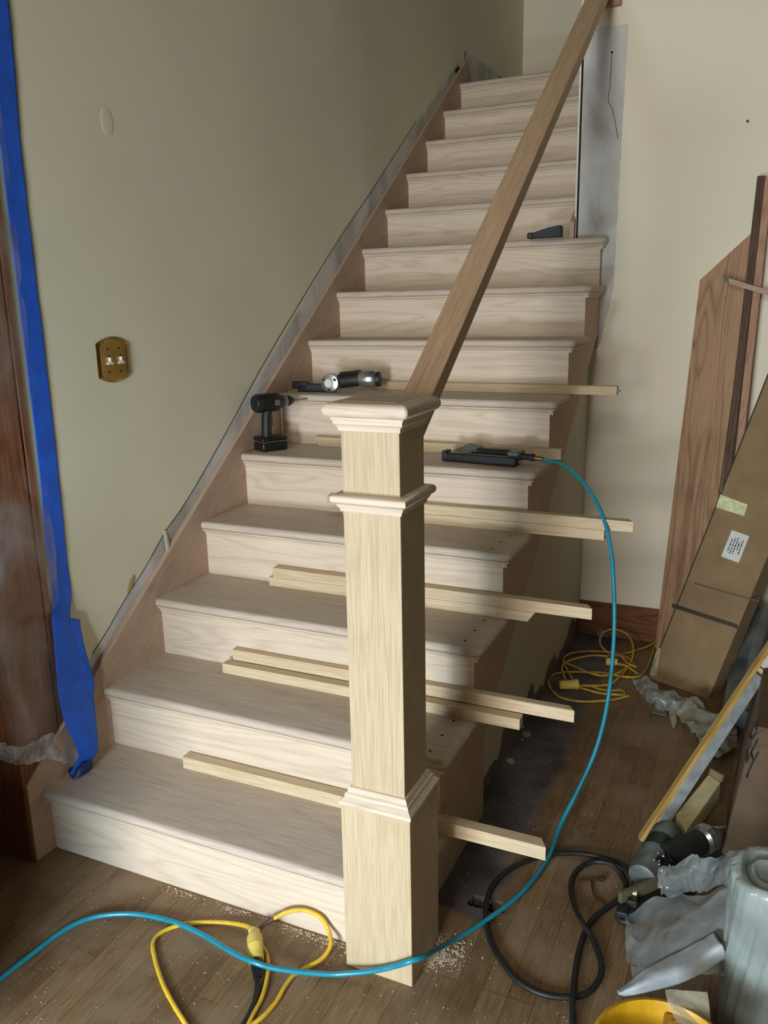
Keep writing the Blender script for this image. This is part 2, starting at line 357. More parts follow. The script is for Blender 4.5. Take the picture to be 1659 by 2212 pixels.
# unpainted plaster strip above the skirt board, ragged edge
def strip(name, x0, pts_lo, pts_hi, thick, mat):
    b = B(); n = 70; A = []; C = []
    for i in range(n+1):
        t = i/n
        def ev(ps):
            k = t*(len(ps)-1); j = min(int(k), len(ps)-2); f = k-j
            return Vector(ps[j]).lerp(Vector(ps[j+1]), f)
        lo = ev(pts_lo); hi = ev(pts_hi); hi.y += .004*noise.noise(Vector((t*40, 1, 2)))
        A.append(lo); C.append(hi)
    poly = [Vector((x0, p.x, p.y)) for p in A] + [Vector((x0, p.x, p.y)) for p in reversed(C)]
    b.prism(poly, (thick, 0, 0))
    bmesh.ops.triangulate(b.bm, faces=[f for f in b.bm.faces if len(f.verts) > 4])
    return fin(b, name, mat, kind='structure', smooth=5)
strip('trim_1', WX-.001, [(.10, .30), (3.50, 2.775)], [(.10, .385), (.38, .604), (.86, .948), (1.9, 1.752), (3.515, 2.858)], .0016, plaster)
strip('trim_2', WX-.001, [(3.50, 2.66), (4.30, 2.66)], [(3.50, 2.862), (4.30, 2.872)], .0016, plaster)
# bare plaster on the end of the stairwell wall
pb = B(); zs = [1.27, 1.40, 1.52, 1.7, 1.95, 2.2, 2.48]
rx = [1.055, 1.085, 1.105, 1.107, 1.110, 1.113, 1.117]
zz = [zs[0]+(zs[-1]-zs[0])*i/60 for i in range(61)]
def rxz(z):
    for i in range(len(zs)-1):
        if z <= zs[i+1]: return rx[i]+(rx[i+1]-rx[i])*(z-zs[i])/(zs[i+1]-zs[i])
    return rx[-1]
pb.prism([(SX+.010, WY-.003, z) for z in reversed(zz)] + [(rxz(z)+.0035*noise.noise(Vector((z*22, 0, 5))), WY-.003, z) for z in zz], (0, .0035, 0))
bmesh.ops.triangulate(pb.bm, faces=[f for f in pb.bm.faces if len(f.verts) > 4])
fin(pb, 'trim_3', plaster, kind='structure', smooth=5)
fin(B().box((SX-.006, WY-.006, 1.71), (SX+.002, WY+.05, 2.6)), 'trim_4', white_p, kind='structure')
fin(B().box((SX+.0025, WY-.004, 1.71), (SX+.0085, WY+.01, 2.40)), 'trim_6', hole_m, kind='structure')
lc = B(); lc.tube([P(x+1.2*math.sin(i*2.3), y, 0, WX+.001) for i, (x, y) in enumerate([(200, 1412), (232, 1360), (267, 1302), (315, 1222), (358, 1147), (391, 1102), (420, 1052), (452, 1000), (505, 905), (560, 800), (640, 668), (735, 512), (800, 415), (900, 262)])], .0011, n=5)
tag(fin(lc, 'paint_crack', hole_m), 'long dark crack along the paint edge above the skirt board', 'crack')
# crack and holes in that plaster
cb = B(); crk = [(1322, 112), (1318, 180), (1314, 215), (1322, 235), (1328, 260), (1335, 300)]
cb.tube([P(x, y, 1, WY-.0035) for x, y in crk], .0011, n=5)
tag(fin(cb, 'plaster_crack', hole_m), 'thin wandering crack in the bare plaster strip beside the handrail', 'crack')
tag(fin(B().ball(P(1322, 113, 1, WY-.001), .006, (1.3, .5, .8)), 'wall_hole', hole_m), 'small dark hole at the top of the crack in the bare plaster', 'hole')
# wall anchor on back wall
an = P(1615, 262, 1, WY)
wa = thing('wall_anchor', 'small metal wall anchor in the cream wall at upper right', 'anchor', an)
fin(B().cyl(an, an+Vector((0, -.003, 0)), .0062, n=16), 'collar', cast, wa)
fin(B().cyl(an+Vector((0, -.002, 0)), an+Vector((0, -.0042, 0)), .004, n=12), 'screw_hole', hole_m, wa)
# dent in left wall
dp = P(231, 262, 0, WX)
tag(fin(B().ball(dp, .032, (.035, .8, 1.25), 24), 'wall_bump', wall_m), 'shallow raised dent in the painted left wall above the brass plate', 'dent')
# filler blob near strip
fb2 = B().ball(P(283, 1262, 0, WX), .016, (.18, .75, 2.0), 16)
for v in fb2.bm.verts:
    c = P(283, 1262, 0, WX); d = v.co-c; a = math.radians(-38); v.co = c+Vector((d.x, d.y*math.cos(a)-d.z*math.sin(a), d.y*math.sin(a)+d.z*math.cos(a)))
tag(fin(fb2, 'old_adhesive', plain('dried_glue', (176, 156, 104), .6)), 'tan blob of dried adhesive above the skirt board by the blue tape', 'adhesive')
pf = B().prism([P(352, 1145, 0, WX+.002), P(358, 1146, 0, WX+.002), P(366, 1190, 0, WX+.012), P(360, 1190, 0, WX+.012)], (.002, 0, 0))
tag(fin(pf, 'paint_flake', white_p), 'curled white paint flake hanging over the bare plaster strip', 'paint flake')
# torn wall opening at top of stairs
hb = B().prism([P(x, y, 0, WX+.0015) for x, y in [(982, 152), (990, 143), (997, 150), (990, 168)]], (.001, 0, 0))
tag(fin(hb, 'torn_gap', hole_m), 'small black gap torn in the wall at the top end of the skirt board', 'hole')
bx = thing('junction_box', 'black box end sticking up behind the top step by the far corner', 'box', P(1083, 172, 0, WX))
q0 = P(1072, 172, 0, WX); q1 = P(1092, 172, 0, WX)
fin(B().box((WX, q0.y, 2.66), (WX+.05, q1.y+.15, 2.82)), 'housing', black, bx, bevel=.004)
fin(B().box((WX+.0, q0.y+.05, 2.82), (WX+.01, q0.y+.075, 2.86)), 'tab', black, bx)
# casing of the opening at the left (stained wood) around the wall end
fin(B().box((-.75, -.072, 0), (WX, -.055, 3.6)).box((WX-.001, -.072, 0), (WX+.010, .068, 3.6)).box((WX-.001, .068, 0), (WX+.004, .076, 3.6)).box((WX-.001, .076, 0), (WX+.008, .096, 3.6)), 'trim_5', old_oakZ, kind='structure', bevel=.003)
# ------------------------------------------------------------------ staircase
st = thing('staircase', 'unfinished pale oak staircase with fourteen steps rising between the walls', 'staircase', (0, 0, 0))
NOSE = .0204
def tread_profile(yf, z, back):
    """bullnose section in y-z, top at z"""
    t = .027; r = t/2; pts = []
    for i in range(9):
        a = PI/2 + PI*i/8
        pts.append((yf+r+r*math.cos(a), z-r+r*math.sin(a)))
    return pts + [(back, z-t), (back, z)]
for k in range(1, 15):
    y0 = (k-1)*G_; z = k*R_; open_ = k <= 9
    yf = y0-NOSE; yb = y0+G_+.004 if k < 14 else FY-.002
    xr = 1.081 if open_ else SX-.018
    if k == 1: xr = .955
    b = B(); prof = tread_profile(yf, z, yb)
    if open_ and k > 1:
        # front nosing plus return nosing on the open side, mitred with round corner
        r = .0135; n = 9; path = []
        cx, cy = xr-.028, yf+.028
        path.append((Vector((-.002, yf, 0)), Vector((0, -1, 0))))
        for i in range(7):
            a = -PI/2 + (PI/2)*i/6
            path.append((Vector((cx+.028*math.cos(a), cy+.028*math.sin(a), 0)), Vector((math.cos(a), math.sin(a), 0))))
        yend = min(yb+.0, WY) if k < 9 else WY-.002
        path.append((Vector((xr, yend, 0)), Vector((1, 0, 0))))
        rows = []
        for c, nn in path:
            rows.append([b.bm.verts.new(c - nn*r + nn*r*math.sin(PI*i/(n-1)) + Vector((0, 0, z-r+r*math.cos(PI*i/(n-1))))) for i in range(n)])
        for A, C in zip(rows, rows[1:]):
            for i in range(n-1): b.bm.faces.new((A[i], A[i+1], C[i+1], C[i]))
        tl = b.bm.verts.new((-.002, yend, z)); bl = b.bm.verts.new((-.002, yend, z-2*r))
        b.bm.faces.new([rw[0] for rw in rows] + [tl]); b.bm.faces.new([rw[-1] for rw in rows] + [bl])
        b.bm.faces.new([v for v in rows[-1]] + [bl, tl]); b.bm.faces.new(rows[0] + [bl, tl])
    elif k == 1:
        vs = [(-.002, y, zz) for y, zz in prof]; b.prism(vs, (xr+.002, 0, 0))
        b.box((.93, .10, z-.027), (1.081, yb, z))
    else:
        vs = [(-.002, y, zz) for y, zz in prof]; b.prism(vs, (xr+.002, 0, 0))
    tr = fin(b, 'tread', treadX, st)
    # cove moulding under the nosing
    cv = B(); yr = y0+.004; ct = z-.0272; d = .017
    sec = [(yr, ct), (yr-d, ct), (yr-d, ct-.004), (yr-d*.55, ct-.008), (yr-d*.3, ct-.014), (yr-d*.26, ct-.019), (yr, ct-.019)]
    xe = 1.055+.012 if open_ and k > 1 else xr
    cv.prism([(-.002, a, c) for a, c in sec], (xe+.002, 0, 0))
    if open_ and k > 1:
        secx = [(1.055, ct), (1.055+d, ct), (1.055+d, ct-.004), (1.055+d*.55, ct-.008), (1.055+d*.3, ct-.014), (1.055+d*.26, ct-.019), (1.055, ct-.019)]
        cv.prism([(a, yr-d*.6, c) for a, c in secx], (0, min(yb, WY-.002)-yr+d*.6-.006, 0))
    fin(cv, 'cove_moulding', oakX, tr)
    # riser
    rb = B().box((-.002, y0+.004, z-R_ if k > 1 else 0), (1.055 if (open_ and k > 1) else (SX-.018 if k > 1 else .955), y0+.022, z-.027))
    fin(rb, 'riser', oakX, st)
    # baluster holes already drilled near the open end
    hp = {2: [(980, 1557), (955, 1588), (929, 1622)], 3: [(1045, 1340), (1025, 1362), (1005, 1384)], 4: [(1100, 1158), (1082, 1170), (1064, 1185)]}.get(k, [])
    for px, py in hp:
        c = P(px, py, 2, z); fin(B().cyl(c-Vector((0, 0, .01)), c+Vector((0, 0, .0004)), .0042, n=14), 'screw_hole', hole_m, tr)
# outer stringer (finished oak) with stepped top, sloping underside
pts = [(.02, 0), (.617, 0), (.617, .245), (2.125, 1.345)]
top = []
for k in range(9, 0, -1):
    y1 = min(k*G_+.004, 2.125); top += [(y1, k*R_-.027), ((k-1)*G_+.006, k*R_-.027)]
poly = pts + top
sb = B(); sb.prism([(1.0552, y, z) for y, z in poly], (-.02, 0, 0))
bmesh.ops.triangulate(sb.bm, faces=[f for f in sb.bm.faces if len(f.verts) > 4])
fin(sb, 'outer_stringer', endY, st, rot=(math.atan(.728), 0, 0), origin=Vector((1.0552, 0, 0)))
# wall skirt board on the left and on the stairwell side
a = math.atan(.728)
sk = [(-.066, 0), (-.066, .232), (3.505, .278+.728*3.505), (3.505, 2.0), (2.0, 1.0), (.8, 0)]
sk[2] = (3.49, 2.800)
fin(B().prism([(WX+.0005, y, z) for y, z in sk], (.018, 0, 0)), 'skirt_board', skirtY, st, rot=(a, 0, 0), bevel=.0015, origin=Vector((0, 0, 0)))
sk2 = [(2.095, 1.71), (2.095, 1.775), (3.5, 2.80), (3.5, 2.3), (2.4, 1.6)]
fin(B().prism([(SX-.018, y, z) for y, z in sk2], (.0175, 0, 0)), 'skirt_board', skirtY, st, rot=(a, 0, 0), bevel=.0015)
# plastered triangular wall under the stair
tri = [(.60, 0), (WY, 0), (WY, 1.36), (.60, .26)]
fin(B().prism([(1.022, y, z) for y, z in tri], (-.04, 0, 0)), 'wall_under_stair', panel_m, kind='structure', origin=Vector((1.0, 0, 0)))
# ------------------------------------------------------------------ newel post
NX, NY = 1.0295, .0240
nw = thing('newel_post', 'tall square pale oak newel post standing at the foot of the stairs', 'newel post', (NX, NY, 0))
def sq(b, prof, cx=NX, cy=NY):
    rings = []
    for h, z in prof: rings.append([b.bm.verts.new((cx+sx*h, cy+sy*h, z)) for sx, sy in ((-1, -1), (1, -1), (1, 1), (-1, 1))])
    for A, C in zip(rings, rings[1:]):
        for i in range(4): b.bm.faces.new((A[i], A[(i+1) % 4], C[(i+1) % 4], C[i]))
    b.bm.faces.new(rings[0]); b.bm.faces.new(rings[-1]); return b
fin(sq(B(), [(.0815, 0), (.0815, .414)]), 'base', oakZ, nw, bevel=.0012)
fin(sq(B(), [(.0795, .414), (.0845, .4165), (.0845, .424), (.078, .430), (.0745, .434), (.0745, .4395), (.070, .443), (.0685, .448), (.066, .452), (.062, .454)]), 'base_moulding', oakX, nw, smooth=30)
fin(sq(B(), [(.0620, .44), (.0620, 1.25)]), 'shaft', oakZ, nw, bevel=.0012)
def arc(h, z, r, n=8): return [(h-r+r*math.cos(-PI/2+PI*i/n), z+r*math.sin(-PI/2+PI*i/n)) for i in range(n+1)]
fin(sq(B(), [(.062, 1.067), (.066, 1.068), (.0665, 1.073), (.070, 1.078), (.0725, 1.0825)] + arc(.0815, 1.0945, .0105) + [(.062, 1.105)]), 'collar_moulding', oakX, nw, smooth=50)
fin(sq(B(), [(.062, 1.228), (.0655, 1.229), (.066, 1.235), (.069, 1.240), (.073, 1.243), (.0735, 1.2515), (.0765, 1.252), (.0765, 1.256), (.062, 1.257)]), 'cap_moulding', oakX, nw, smooth=30)
fin(sq(B(), [(.070, 1.256)] + arc(.0905, 1.2705, .0145) + [(.060, 1.285)]), 'cap', oakX, nw, smooth=50, bevel=.004)
fin(sq(B(), [(.056, 1.284), (.056, 1.2857)]), 'cap_inset', treadX, nw)
# ------------------------------------------------------------------ handrail
hr = thing('handrail', 'long plain oak handrail climbing from the newel post to the upper wall', 'handrail', (1.0285, .09, 1.16))
A0 = .082; A1 = WY-.002
rb = B(); rb.prism([(.994, A0, 1.125+.727*A0), (.994, A1, 1.125+.727*A1), (.994, A1, 1.077+.727*A1), (.994, A0, 1.077+.727*A0)], (.069, 0, 0))
fin(rb, 'rail', wood('oak_rail', (194, 166, 136), (172, 142, 112), 1, cath=.25), hr, rot=(math.atan(.727), 0, 0), bevel=.002)
rw = P(1328, 0, 1, WY)
fin(B().box((.985, WY-.022, 2.545), (1.090, WY-.001, 2.70)), 'wall_block', pinkZ, hr, bevel=.002)
# ------------------------------------------------------------------ loose oak sticks on the steps
sticks = [
 (.285, 1.333, .228, .19, .032, .036, 'oak', 'single oak stick lying across the lowest tread behind the newel post', 'c'),
 (.268, 1.200, .466, .38, .032, .031, 'oak', 'lower of the two oak sticks on the second step', 'sq'),
 (.285, 1.334, .4985, .4125, .024, .034, 'oak', 'upper of the two oak sticks against the second riser up', 'c'),
 (.270, 1.163, .748, .57, .032, .031, 'oak', 'lower oak stick with a slanted cut end on the third step', 'mit'),
 (.286, 1.323, .7485, .6012, .032, .033, 'oak', 'upper oak stick stacked on the slant-cut one on the third step', 'c'),
 (.415, 1.303, 1.006, .76, .032, .032, 'oak', 'lower oak stick of the pair on the fourth step', 'scr'),
 (.355, 1.386, 1.008, .7922, .032, .033, 'oak', 'upper and longest oak stick of the pair on the fourth step', 'c'),
 (.165, 1.106, 1.268, .95, .032, .034, 'oak', 'oak stick behind the black nailer on the fifth step', 'mitl'),
 (.320, 1.236, 1.530, 1.14, .032, .031, 'oak', 'highest oak stick, poking out past the sixth step', 'scr')]
stick_m = wood('oak_stick', (212, 194, 162), (192, 168, 134), 0, cath=.25)
for x0, x1, y, z, dy, dz, _, lab, st_ in sticks:
    b = B()
    x0b = x0+(.020 if st_ == 'mitl' else 0); x1b = x1-(.022 if st_ == 'mit' else 0); ch = .018 if st_ == 'c' else 0
    v = [(x0b, y, z), (x1b, y, z), (x1, y, z+dz), (x0, y, z+dz)]
    w = [(x0b, y+dy, z), (x1b-ch, y+dy, z), (x1-ch, y+dy, z+dz), (x0, y+dy, z+dz)]
    V = [b.bm.verts.new(q) for q in v+w]
    for f in ((0, 1, 2, 3), (4, 5, 6, 7), (0, 1, 5, 4), (1, 2, 6, 5), (2, 3, 7, 6), (3, 0, 4, 7)): b.bm.faces.new([V[i] for i in f])
    if st_ == 'scr':
        t = thing('oak_stick', lab, 'wood stick', ((x0+x1)/2, y+dy/2, z), group='loose oak sticks on the steps')
        fin(b, 'stick', stick_m, t, bevel=.0008)
        fin(B().cyl((x1-.002, y+.016, z+dz*.5), (x1+.006, y+.016, z+dz*.5), .0022, n=10).ball((x1+.007, y+.016, z+dz*.5), .0036, n=10), 'screw', silver, t)
    else:
        tag(fin(b, 'oak_stick', stick_m, bevel=.0008), lab, 'wood stick', 'loose oak sticks on the steps')
# ------------------------------------------------------------------ brass switch plate
pc = (P(207, 740, 0, WX)+P(280, 812, 0, WX))/2; pc.x = WX
sp_ = thing('switch_plate', 'polished brass double light switch plate on the left wall', 'switch plate', pc)
def plate_outline(w, h, bow):
    o = []
    for i in range(13):
        t = -1+2*i/12; o.append((w*t, h+bow*(1-t*t)))
    for i in range(13):
        t = 1-2*i/12; o.append((w*t, -h-bow*(1-t*t)))
    return o
b = B(); rings = []
for w, h, x in ((.066, .048, 0), (.066, .048, .002), (.058, .041, .0065), (.055, .038, .0055)):
    rings.append([b.bm.verts.new((WX+x, pc.y+p[0], pc.z+p[1])) for p in plate_outline(w, h, .017)])
for A, C in zip(rings, rings[1:]):
    n = len(A)
    for i in range(n): b.bm.faces.new((A[i], A[(i+1) % n], C[(i+1) % n], C[i]))
b.bm.faces.new(rings[-1]); b.bm.faces.new(rings[0])
fin(b, 'plate', brass, sp_)
for dy in (-.024, .022):
    g = B().box((WX+.004, pc.y+dy-.0020, pc.z-.010), (WX+.014, pc.y+dy+.0020, pc.z+.008))
    g.prism([(WX+.006, pc.y+dy-.0125, pc.z-.011), (WX+.006, pc.y+dy-.009, pc.z-.005), (WX+.006, pc.y+dy, pc.z-.001), (WX+.006, pc.y+dy+.009, pc.z-.005), (WX+.006, pc.y+dy+.0125, pc.z-.011), (WX+.006, pc.y+dy+.008, pc.z-.013), (WX+.006, pc.y+dy, pc.z-.0095), (WX+.006, pc.y+dy-.008, pc.z-.013)], (.007, 0, 0))
    fin(g, 'toggle', white_p, sp_)
    for dz in (.032, -.034, .010):
        fin(B().cyl((WX+.004, pc.y+dy+(.004 if dz == .010 else 0), pc.z+dz), (WX+.0066, pc.y+dy+(.004 if dz == .010 else 0), pc.z+dz), .0030, n=12), 'screw', plain('dark_screw', (60, 40, 20), .4, metal=.6), sp_)
# ------------------------------------------------------------------ blue tape and plastic sheet at left
tp = thing('masking_tape', 'bright blue painter tape strip peeling from the wall and curling onto the lowest step', 'tape', (WX, .15, .19))
rows = []
for z in (3.6, 2.8, 2.2, 1.8, 1.4, 1.1, .85, .70):
    rows.append([Vector((WX+.003, .118-(.0 if z > 1 else .008), z)), Vector((WX+.003, .155, z)), Vector((WX+.003, .197-(.014 if z < 1.9 else 0)-(.006 if z < 1 else 0), z))])
hang = [((112, 1340), (152, 1338), .004, .004), ((118, 1400), (168, 1392), .012, .014), ((122, 1460), (190, 1440), .018, .024), ((128, 1510), (200, 1490), .022, .030), ((140, 1560), (207, 1550), .028, .036), ((158, 1600), (211, 1600), .030, .040), ((169, 1628), (210, 1625), .030, .042), ((160, 1655), (190, 1652), .028, .040), ((150, 1672), (164, 1675), .024, .030)]
for l, r, xl, xr in hang:
    a_ = P(*l, 0, xl); c_ = P(*r, 0, xr); rows.append([a_, (a_+c_)/2+Vector((.004, 0, 0)), c_])
b = B().sheet(rows, 10, 120, .0012, 12, 3)
o = fin(b, 'strip', bluetape, tp); md = o.modifiers.new('thick', 'SOLIDIFY'); md.thickness = .0006
b = B().sheet([[P(152, 1335, 0, .006), P(173, 1340, 0, .008)], [P(160, 1400, 0, .016), P(184, 1400, 0, .020)], [P(175, 1440, 0, .024), P(203, 1468, 0, .03)], [P(180, 1480, 0, .026), P(203, 1500, 0, .036)]], 6, 20, .002, 20, 5)
o = fin(b, 'folded_flap', bluetape, tp); md = o.modifiers.new('thick', 'SOLIDIFY'); md.thickness = .0006
b = B().sheet([[P(150, 1650, 2, .205), P(180, 1645, 2, .225), P(200, 1642, 2, .225)], [P(148, 1668, 2, .20), P(172, 1665, 2, .21), P(200, 1655, 2, .207)], [P(158, 1684, 2, .192), P(178, 1678, 2, .192), P(198, 1662, 2, .193)]], 12, 8, .003, 20, 9)
o = fin(b, 'curled_end', bluedark, tp); md = o.modifiers.new('thick', 'SOLIDIFY'); md.thickness = .0008
# plastic sheet: plan line runs in front of the opening, round the corner and under the tape
def shrow(z, sag=0, end=.135):
    return [Vector((-.75, -.115, z)), Vector((-.35, -.105, z)), Vector((-.08, -.092, z)), Vector((.004, -.078, z-sag*.3)), Vector((.006, 0, z-sag*.6)), Vector((.0, .06, z-sag)), Vector((WX+.004, end, z-sag))]
ps = thing('plastic_sheet', 'clear plastic dust sheet hanging over the stained wood opening at left', 'plastic sheet', (-.1, -.09, .3))
rows = [shrow(z) for z in (3.6, 2.8, 2.2, 1.7, 1.3, 1.0, .8)] + [shrow(.55, .0, .12), shrow(.36, .03, .13)]
fin(B().sheet(rows, 60, 130, .007, 9, 1), 'film', plast, ps, smooth=80)
rows = [shrow(.36, .03, .13), shrow(.33, .05, .13), [Vector((-.75, -.115, .295)), Vector((-.35, -.105, .30)), Vector((-.08, -.092, .30)), Vector((.004, -.078, .295)), Vector((.01, 0, .275)), Vector((.01, .05, .235)), Vector((.012, .10, .20))]]
fin(B().sheet(rows, 120, 24, .006, 22, 4, .016), 'gathered_hem', plast_hem, ps, smooth=80)
# ------------------------------------------------------------------ cordless drill on fifth step
T = thing('cordless_drill', 'black cordless drill standing on its battery by the left skirt board', 'drill', (.058, 1.135, .95), (0, 0, math.radians(62)))
L_ = lambda b, n, m_, par=T, **k: fin(b, n, m_, par, world=False, **k)
bt = L_(B().box((-.052, -.036, .0), (.052, .036, .034)), 'battery', black, bevel=.006)
L_(B().box((-.050, -.0365, .034), (.050, .0365, .037)), 'battery_seam', silver)
L_(B().box((-.054, -.037, .037), (.054, .037, .052)), 'foot', black, bevel=.007)
g = B().tube([(-.016, 0, .05), (-.014, 0, .08), (-.012, 0, .12), (-.006, 0, .15)], .019, n=16); L_(g, 'handle', blackrub)
L_(B().box((-.004, -.005, .09), (.012, .005, .125)), 'trigger', greypl, bevel=.003)
L_(B().lathe([(.006, -.062), (.028, -.060), (.034, -.050), (.035, .0), (.033, .035), (.024, .05), (.022, .07)], (0, 0, .175), (1, 0, 0), 28), 'motor_housing', black)
L_(B().lathe([(.024, .055), (.025, .060), (.025, .066), (.024, .070)], (0, 0, .175), (1, 0, 0), 28), 'trim_ring', silver)
L_(B().lathe([(.020, .068), (.020, .085), (.010, .105), (.006, .108)], (0, 0, .175), (1, 0, 0), 20), 'chuck', black)
L_(B().cyl((.105, 0, .175), (.165, 0, .175), .003, n=8), 'drill_bit', silver)
for sx in (-1, 1): L_(B().box((.008, sx*.0345-.001, .166), (.028, sx*.0345+.001, .186)), 'badge', greypl, bevel=.0008)
L_(B().box((-.040, .040, .006), (.0, .046, .050)), 'belt_clip', silver, bevel=.002)
# ------------------------------------------------------------------ silver nailer on sixth step
T2 = thing('nail_gun', 'silver and black nail gun lying on the sixth step near the skirt board', 'nail gun', (.23, 1.44, 1.14), (0, 0, math.radians(6)))
L2 = lambda b, n, m_, **k: fin(b, n, m_, T2, world=False, **k)
L2(B().lathe([(.010, -.004), (.0175, -.004), (.034, .0), (.036, .012), (.034, .05), (.030, .06)], (-.045, -.08, .038), (0, 1, 0), 28), 'head', silver)
L2(B().lathe([(.0045, -.012), (.016, -.012), (.017, -.002), (.010, -.002)], (-.045, -.08, .038), (0, 1, 0), 24), 'exhaust_port', white_p)
for a in (.5, 2.6, 4.7): L2(B().cyl((-.045+.026*math.cos(a), -.084, .038+.026*math.sin(a)), (-.045+.026*math.cos(a), -.078, .038+.026*math.sin(a)), .006, n=10), 'screw_recess', black)
L2(B().box((-.19, -.055, .0), (-.06, -.02, .032)).box((-.215, -.055, .012), (-.15, -.03, .040)), 'magazine', black, bevel=.004)
L2(B().box((-.085, -.06, .020), (-.05, -.03, .045)), 'nose', cast, bevel=.003)
L2(B().tube([(-.03, -.04, .040), (.02, -.02, .045), (.06, -.01, .048)], .027, n=18), 'grip', blackrub)
L2(B().lathe([(.026, 0), (.033, .02), (.034, .06), (.028, .07)], (.05, -.012, .048), (1, .1, 0), 24), 'end_housing', silver)
L2(B().lathe([(.028, 0), (.029, .016), (.012, .022)], (.118, -.006, .048), (1, .1, 0), 24), 'end_cap', black)
L2(B().tube([(-.02, -.035, .070), (.02, -.022, .074), (.06, -.014, .078)], .006, n=8), 'lever', black)
# ------------------------------------------------------------------ black nailer with hose on fifth step
T3 = thing('brad_nailer', 'black brad nailer lying on the fifth step with the teal hose attached', 'nail gun', (.88, 1.15, .95), (0, 0, math.radians(-6)))
L3 = lambda b, n, m_, **k: fin(b, n, m_, T3, world=False, **k)
L3(B().box((-.125, -.045, .0), (.125, -.015, .030)), 'magazine', black, bevel=.004)
L3(B().box((-.138, -.047, .002), (-.12, -.005, .036)), 'nose', blackrub, bevel=.004)
L3(B().box((-.06, .012, .012), (.10, .042, .042)), 'handle', blackrub, bevel=.009)
b = B().prism([(-.12, -.012, .030), (-.07, .02, .054), (-.03, .03, .048), (-.015, .03, .032), (-.05, -.01, .030)], (0, .018, 0)); L3(b, 'driver_head', greypl, bevel=.003)
L3(B().box((.085, -.02, .010), (.125, .045, .044)), 'rear_bracket', greypl, bevel=.006)
L3(B().cyl((.12, .02, .026), (.15, .022, .024), .010, n=14).cyl((.15, .022, .024), (.165, .023, .023), .012, n=6), 'air_fitting', blackrub)
L3(B().cyl((.165, .023, .023), (.195, .026, .020), .007, n=14), 'brass_coupler', brass)
# ------------------------------------------------------------------ dark tool on ninth step
T4 = thing('pouch_tool', 'dark blue black tool half hidden on the ninth step by the stairwell wall', 'tool', (.855, 2.0, 1.71))
b = B().prism([(.782, 2.0, 1.711), (.915, 1.985, 1.711), (.915, 1.985, 1.756), (.86, 1.99, 1.748), (.815, 1.995, 1.737), (.786, 2.0, 1.730)], (0, .05, 0))
fin(b, 'body', plain('navy_rubber', (34, 44, 52), .6), T4, bevel=.004)
fin(B().box((.776, 1.996, 1.711), (.800, 2.052, 1.734)), 'nose', black, T4, bevel=.005)
# ------------------------------------------------------------------ air hose
hz = .0065
hose = [Vector((1.072, 1.153, .968))] + [P(x, y, 1, yy) for x, y, yy in [(1215, 1004, 1.13), (1262, 1045, 1.08), (1300, 1110, 1.02), (1320, 1190, .97), (1327, 1300, .91), (1325, 1400, .86), (1312, 1520, .80), (1287, 1620, .74), (1247, 1710, .68)]]
HF = [P(915, 2066, 1, -.045), P(885, 2077, 1, -.0735), P(845, 2089, 1, -.0745), P(800, 2098, 1, -.080), P(750, 2103, 1, -.092)]
hose += [P(x, y, 2, z) for x, y, z in [(1212, 1780, .035), (1186, 1850, .012), (1130, 1925, .012), (1050, 1988, .012), (985, 2028, .022), (945, 2050, .050)]] + HF + [P(x, y, 2, z) for x, y, z in [(700, 2104, .008), (600, 2093, .022), (545, 2077, .034), (500, 2056, .028), (440, 2020, .012), (385, 1995, .010), (330, 1980, hz), (270, 1974, hz), (200, 1982, hz), (140, 2008, hz), (70, 2060, hz), (0, 2115, hz), (-60, 2160, hz)]]
tag(fin(B().tube(hose, .0062, n=12), 'air_hose', teal, smooth=60), 'teal air hose running from the black nailer down across the floor', 'hose')
# ------------------------------------------------------------------ front yellow cord
yc = thing('extension_cord', 'looped yellow extension cord lying on the floor before the lowest riser', 'extension cord', P(550, 2050, 2, 0))
r = .0052; z1 = .0055
A = [P(x, y, 2, z) for x, y, z in [(546, 2014, .018), (530, 2000, .012), (470, 1992, z1), (400, 1996, z1), (352, 2012, z1), (331, 2035, z1), (335, 2072, z1), (352, 2125, z1), (378, 2175, z1), (405, 2218, z1), (430, 2262, z1)]]
Bp = [P(590, 1985, 1, -.035), P(620, 1970, 1, -.022), P(655, 1966, 1, -.012), P(690, 1980, 1, -.010), P(709, 2008, 1, -.014)] + [P(x, y, 2, z) for x, y, z in [(714, 2042, .022), (696, 2070, .010), (660, 2092, z1), (635, 2106, z1), (615, 2132, z1), (598, 2162, z1), (572, 2192, z1), (540, 2218, z1), (505, 2250, z1)]]
C = [P(x, y, 2, z) for x, y, z in [(566, 2045, .012), (577, 2065, z1), (578, 2105, z1), (567, 2152, z1), (548, 2190, z1), (528, 2230, z1)]]
fin(B().tube(A, r).tube(Bp, r).tube(C, r*.95), 'cable', yel, yc, smooth=60)
fin(B().tube([P(553, 2016, 2, .022), P(566, 2000, 2, .028), P(578, 1992, 1, -.045), P(592, 1984, 1, -.034)], .0056), 'brown_sleeve', plain('brown_sleeve', (84, 58, 56), .4), yc, smooth=60)
c0, c1 = P(549, 2016, 2, .02), P(554, 2076, 2, .02); ax = (c1-c0)
fin(B().lathe([(.008, 0), (.015, .006), (.0185, .016), (.019, ax.length*.55), (.0175, ax.length*.57), (.0175, ax.length*.95), (.016, ax.length)], c0, ax, 24), 'connector', yel_p, yc)
fin(B().box(c0+Vector((-.012, -.008, -.01)), c0+Vector((.014, .008, .012))), 'cord_clamp', yel_p, yc, bevel=.003)
bp_ = thing('power_plug', 'black plug and cord pushed into the yellow connector in front', 'plug', P(556, 2100, 2, 0))
p0 = P(554, 2078, 2, .018); p1 = P(556, 2112, 2, .014)
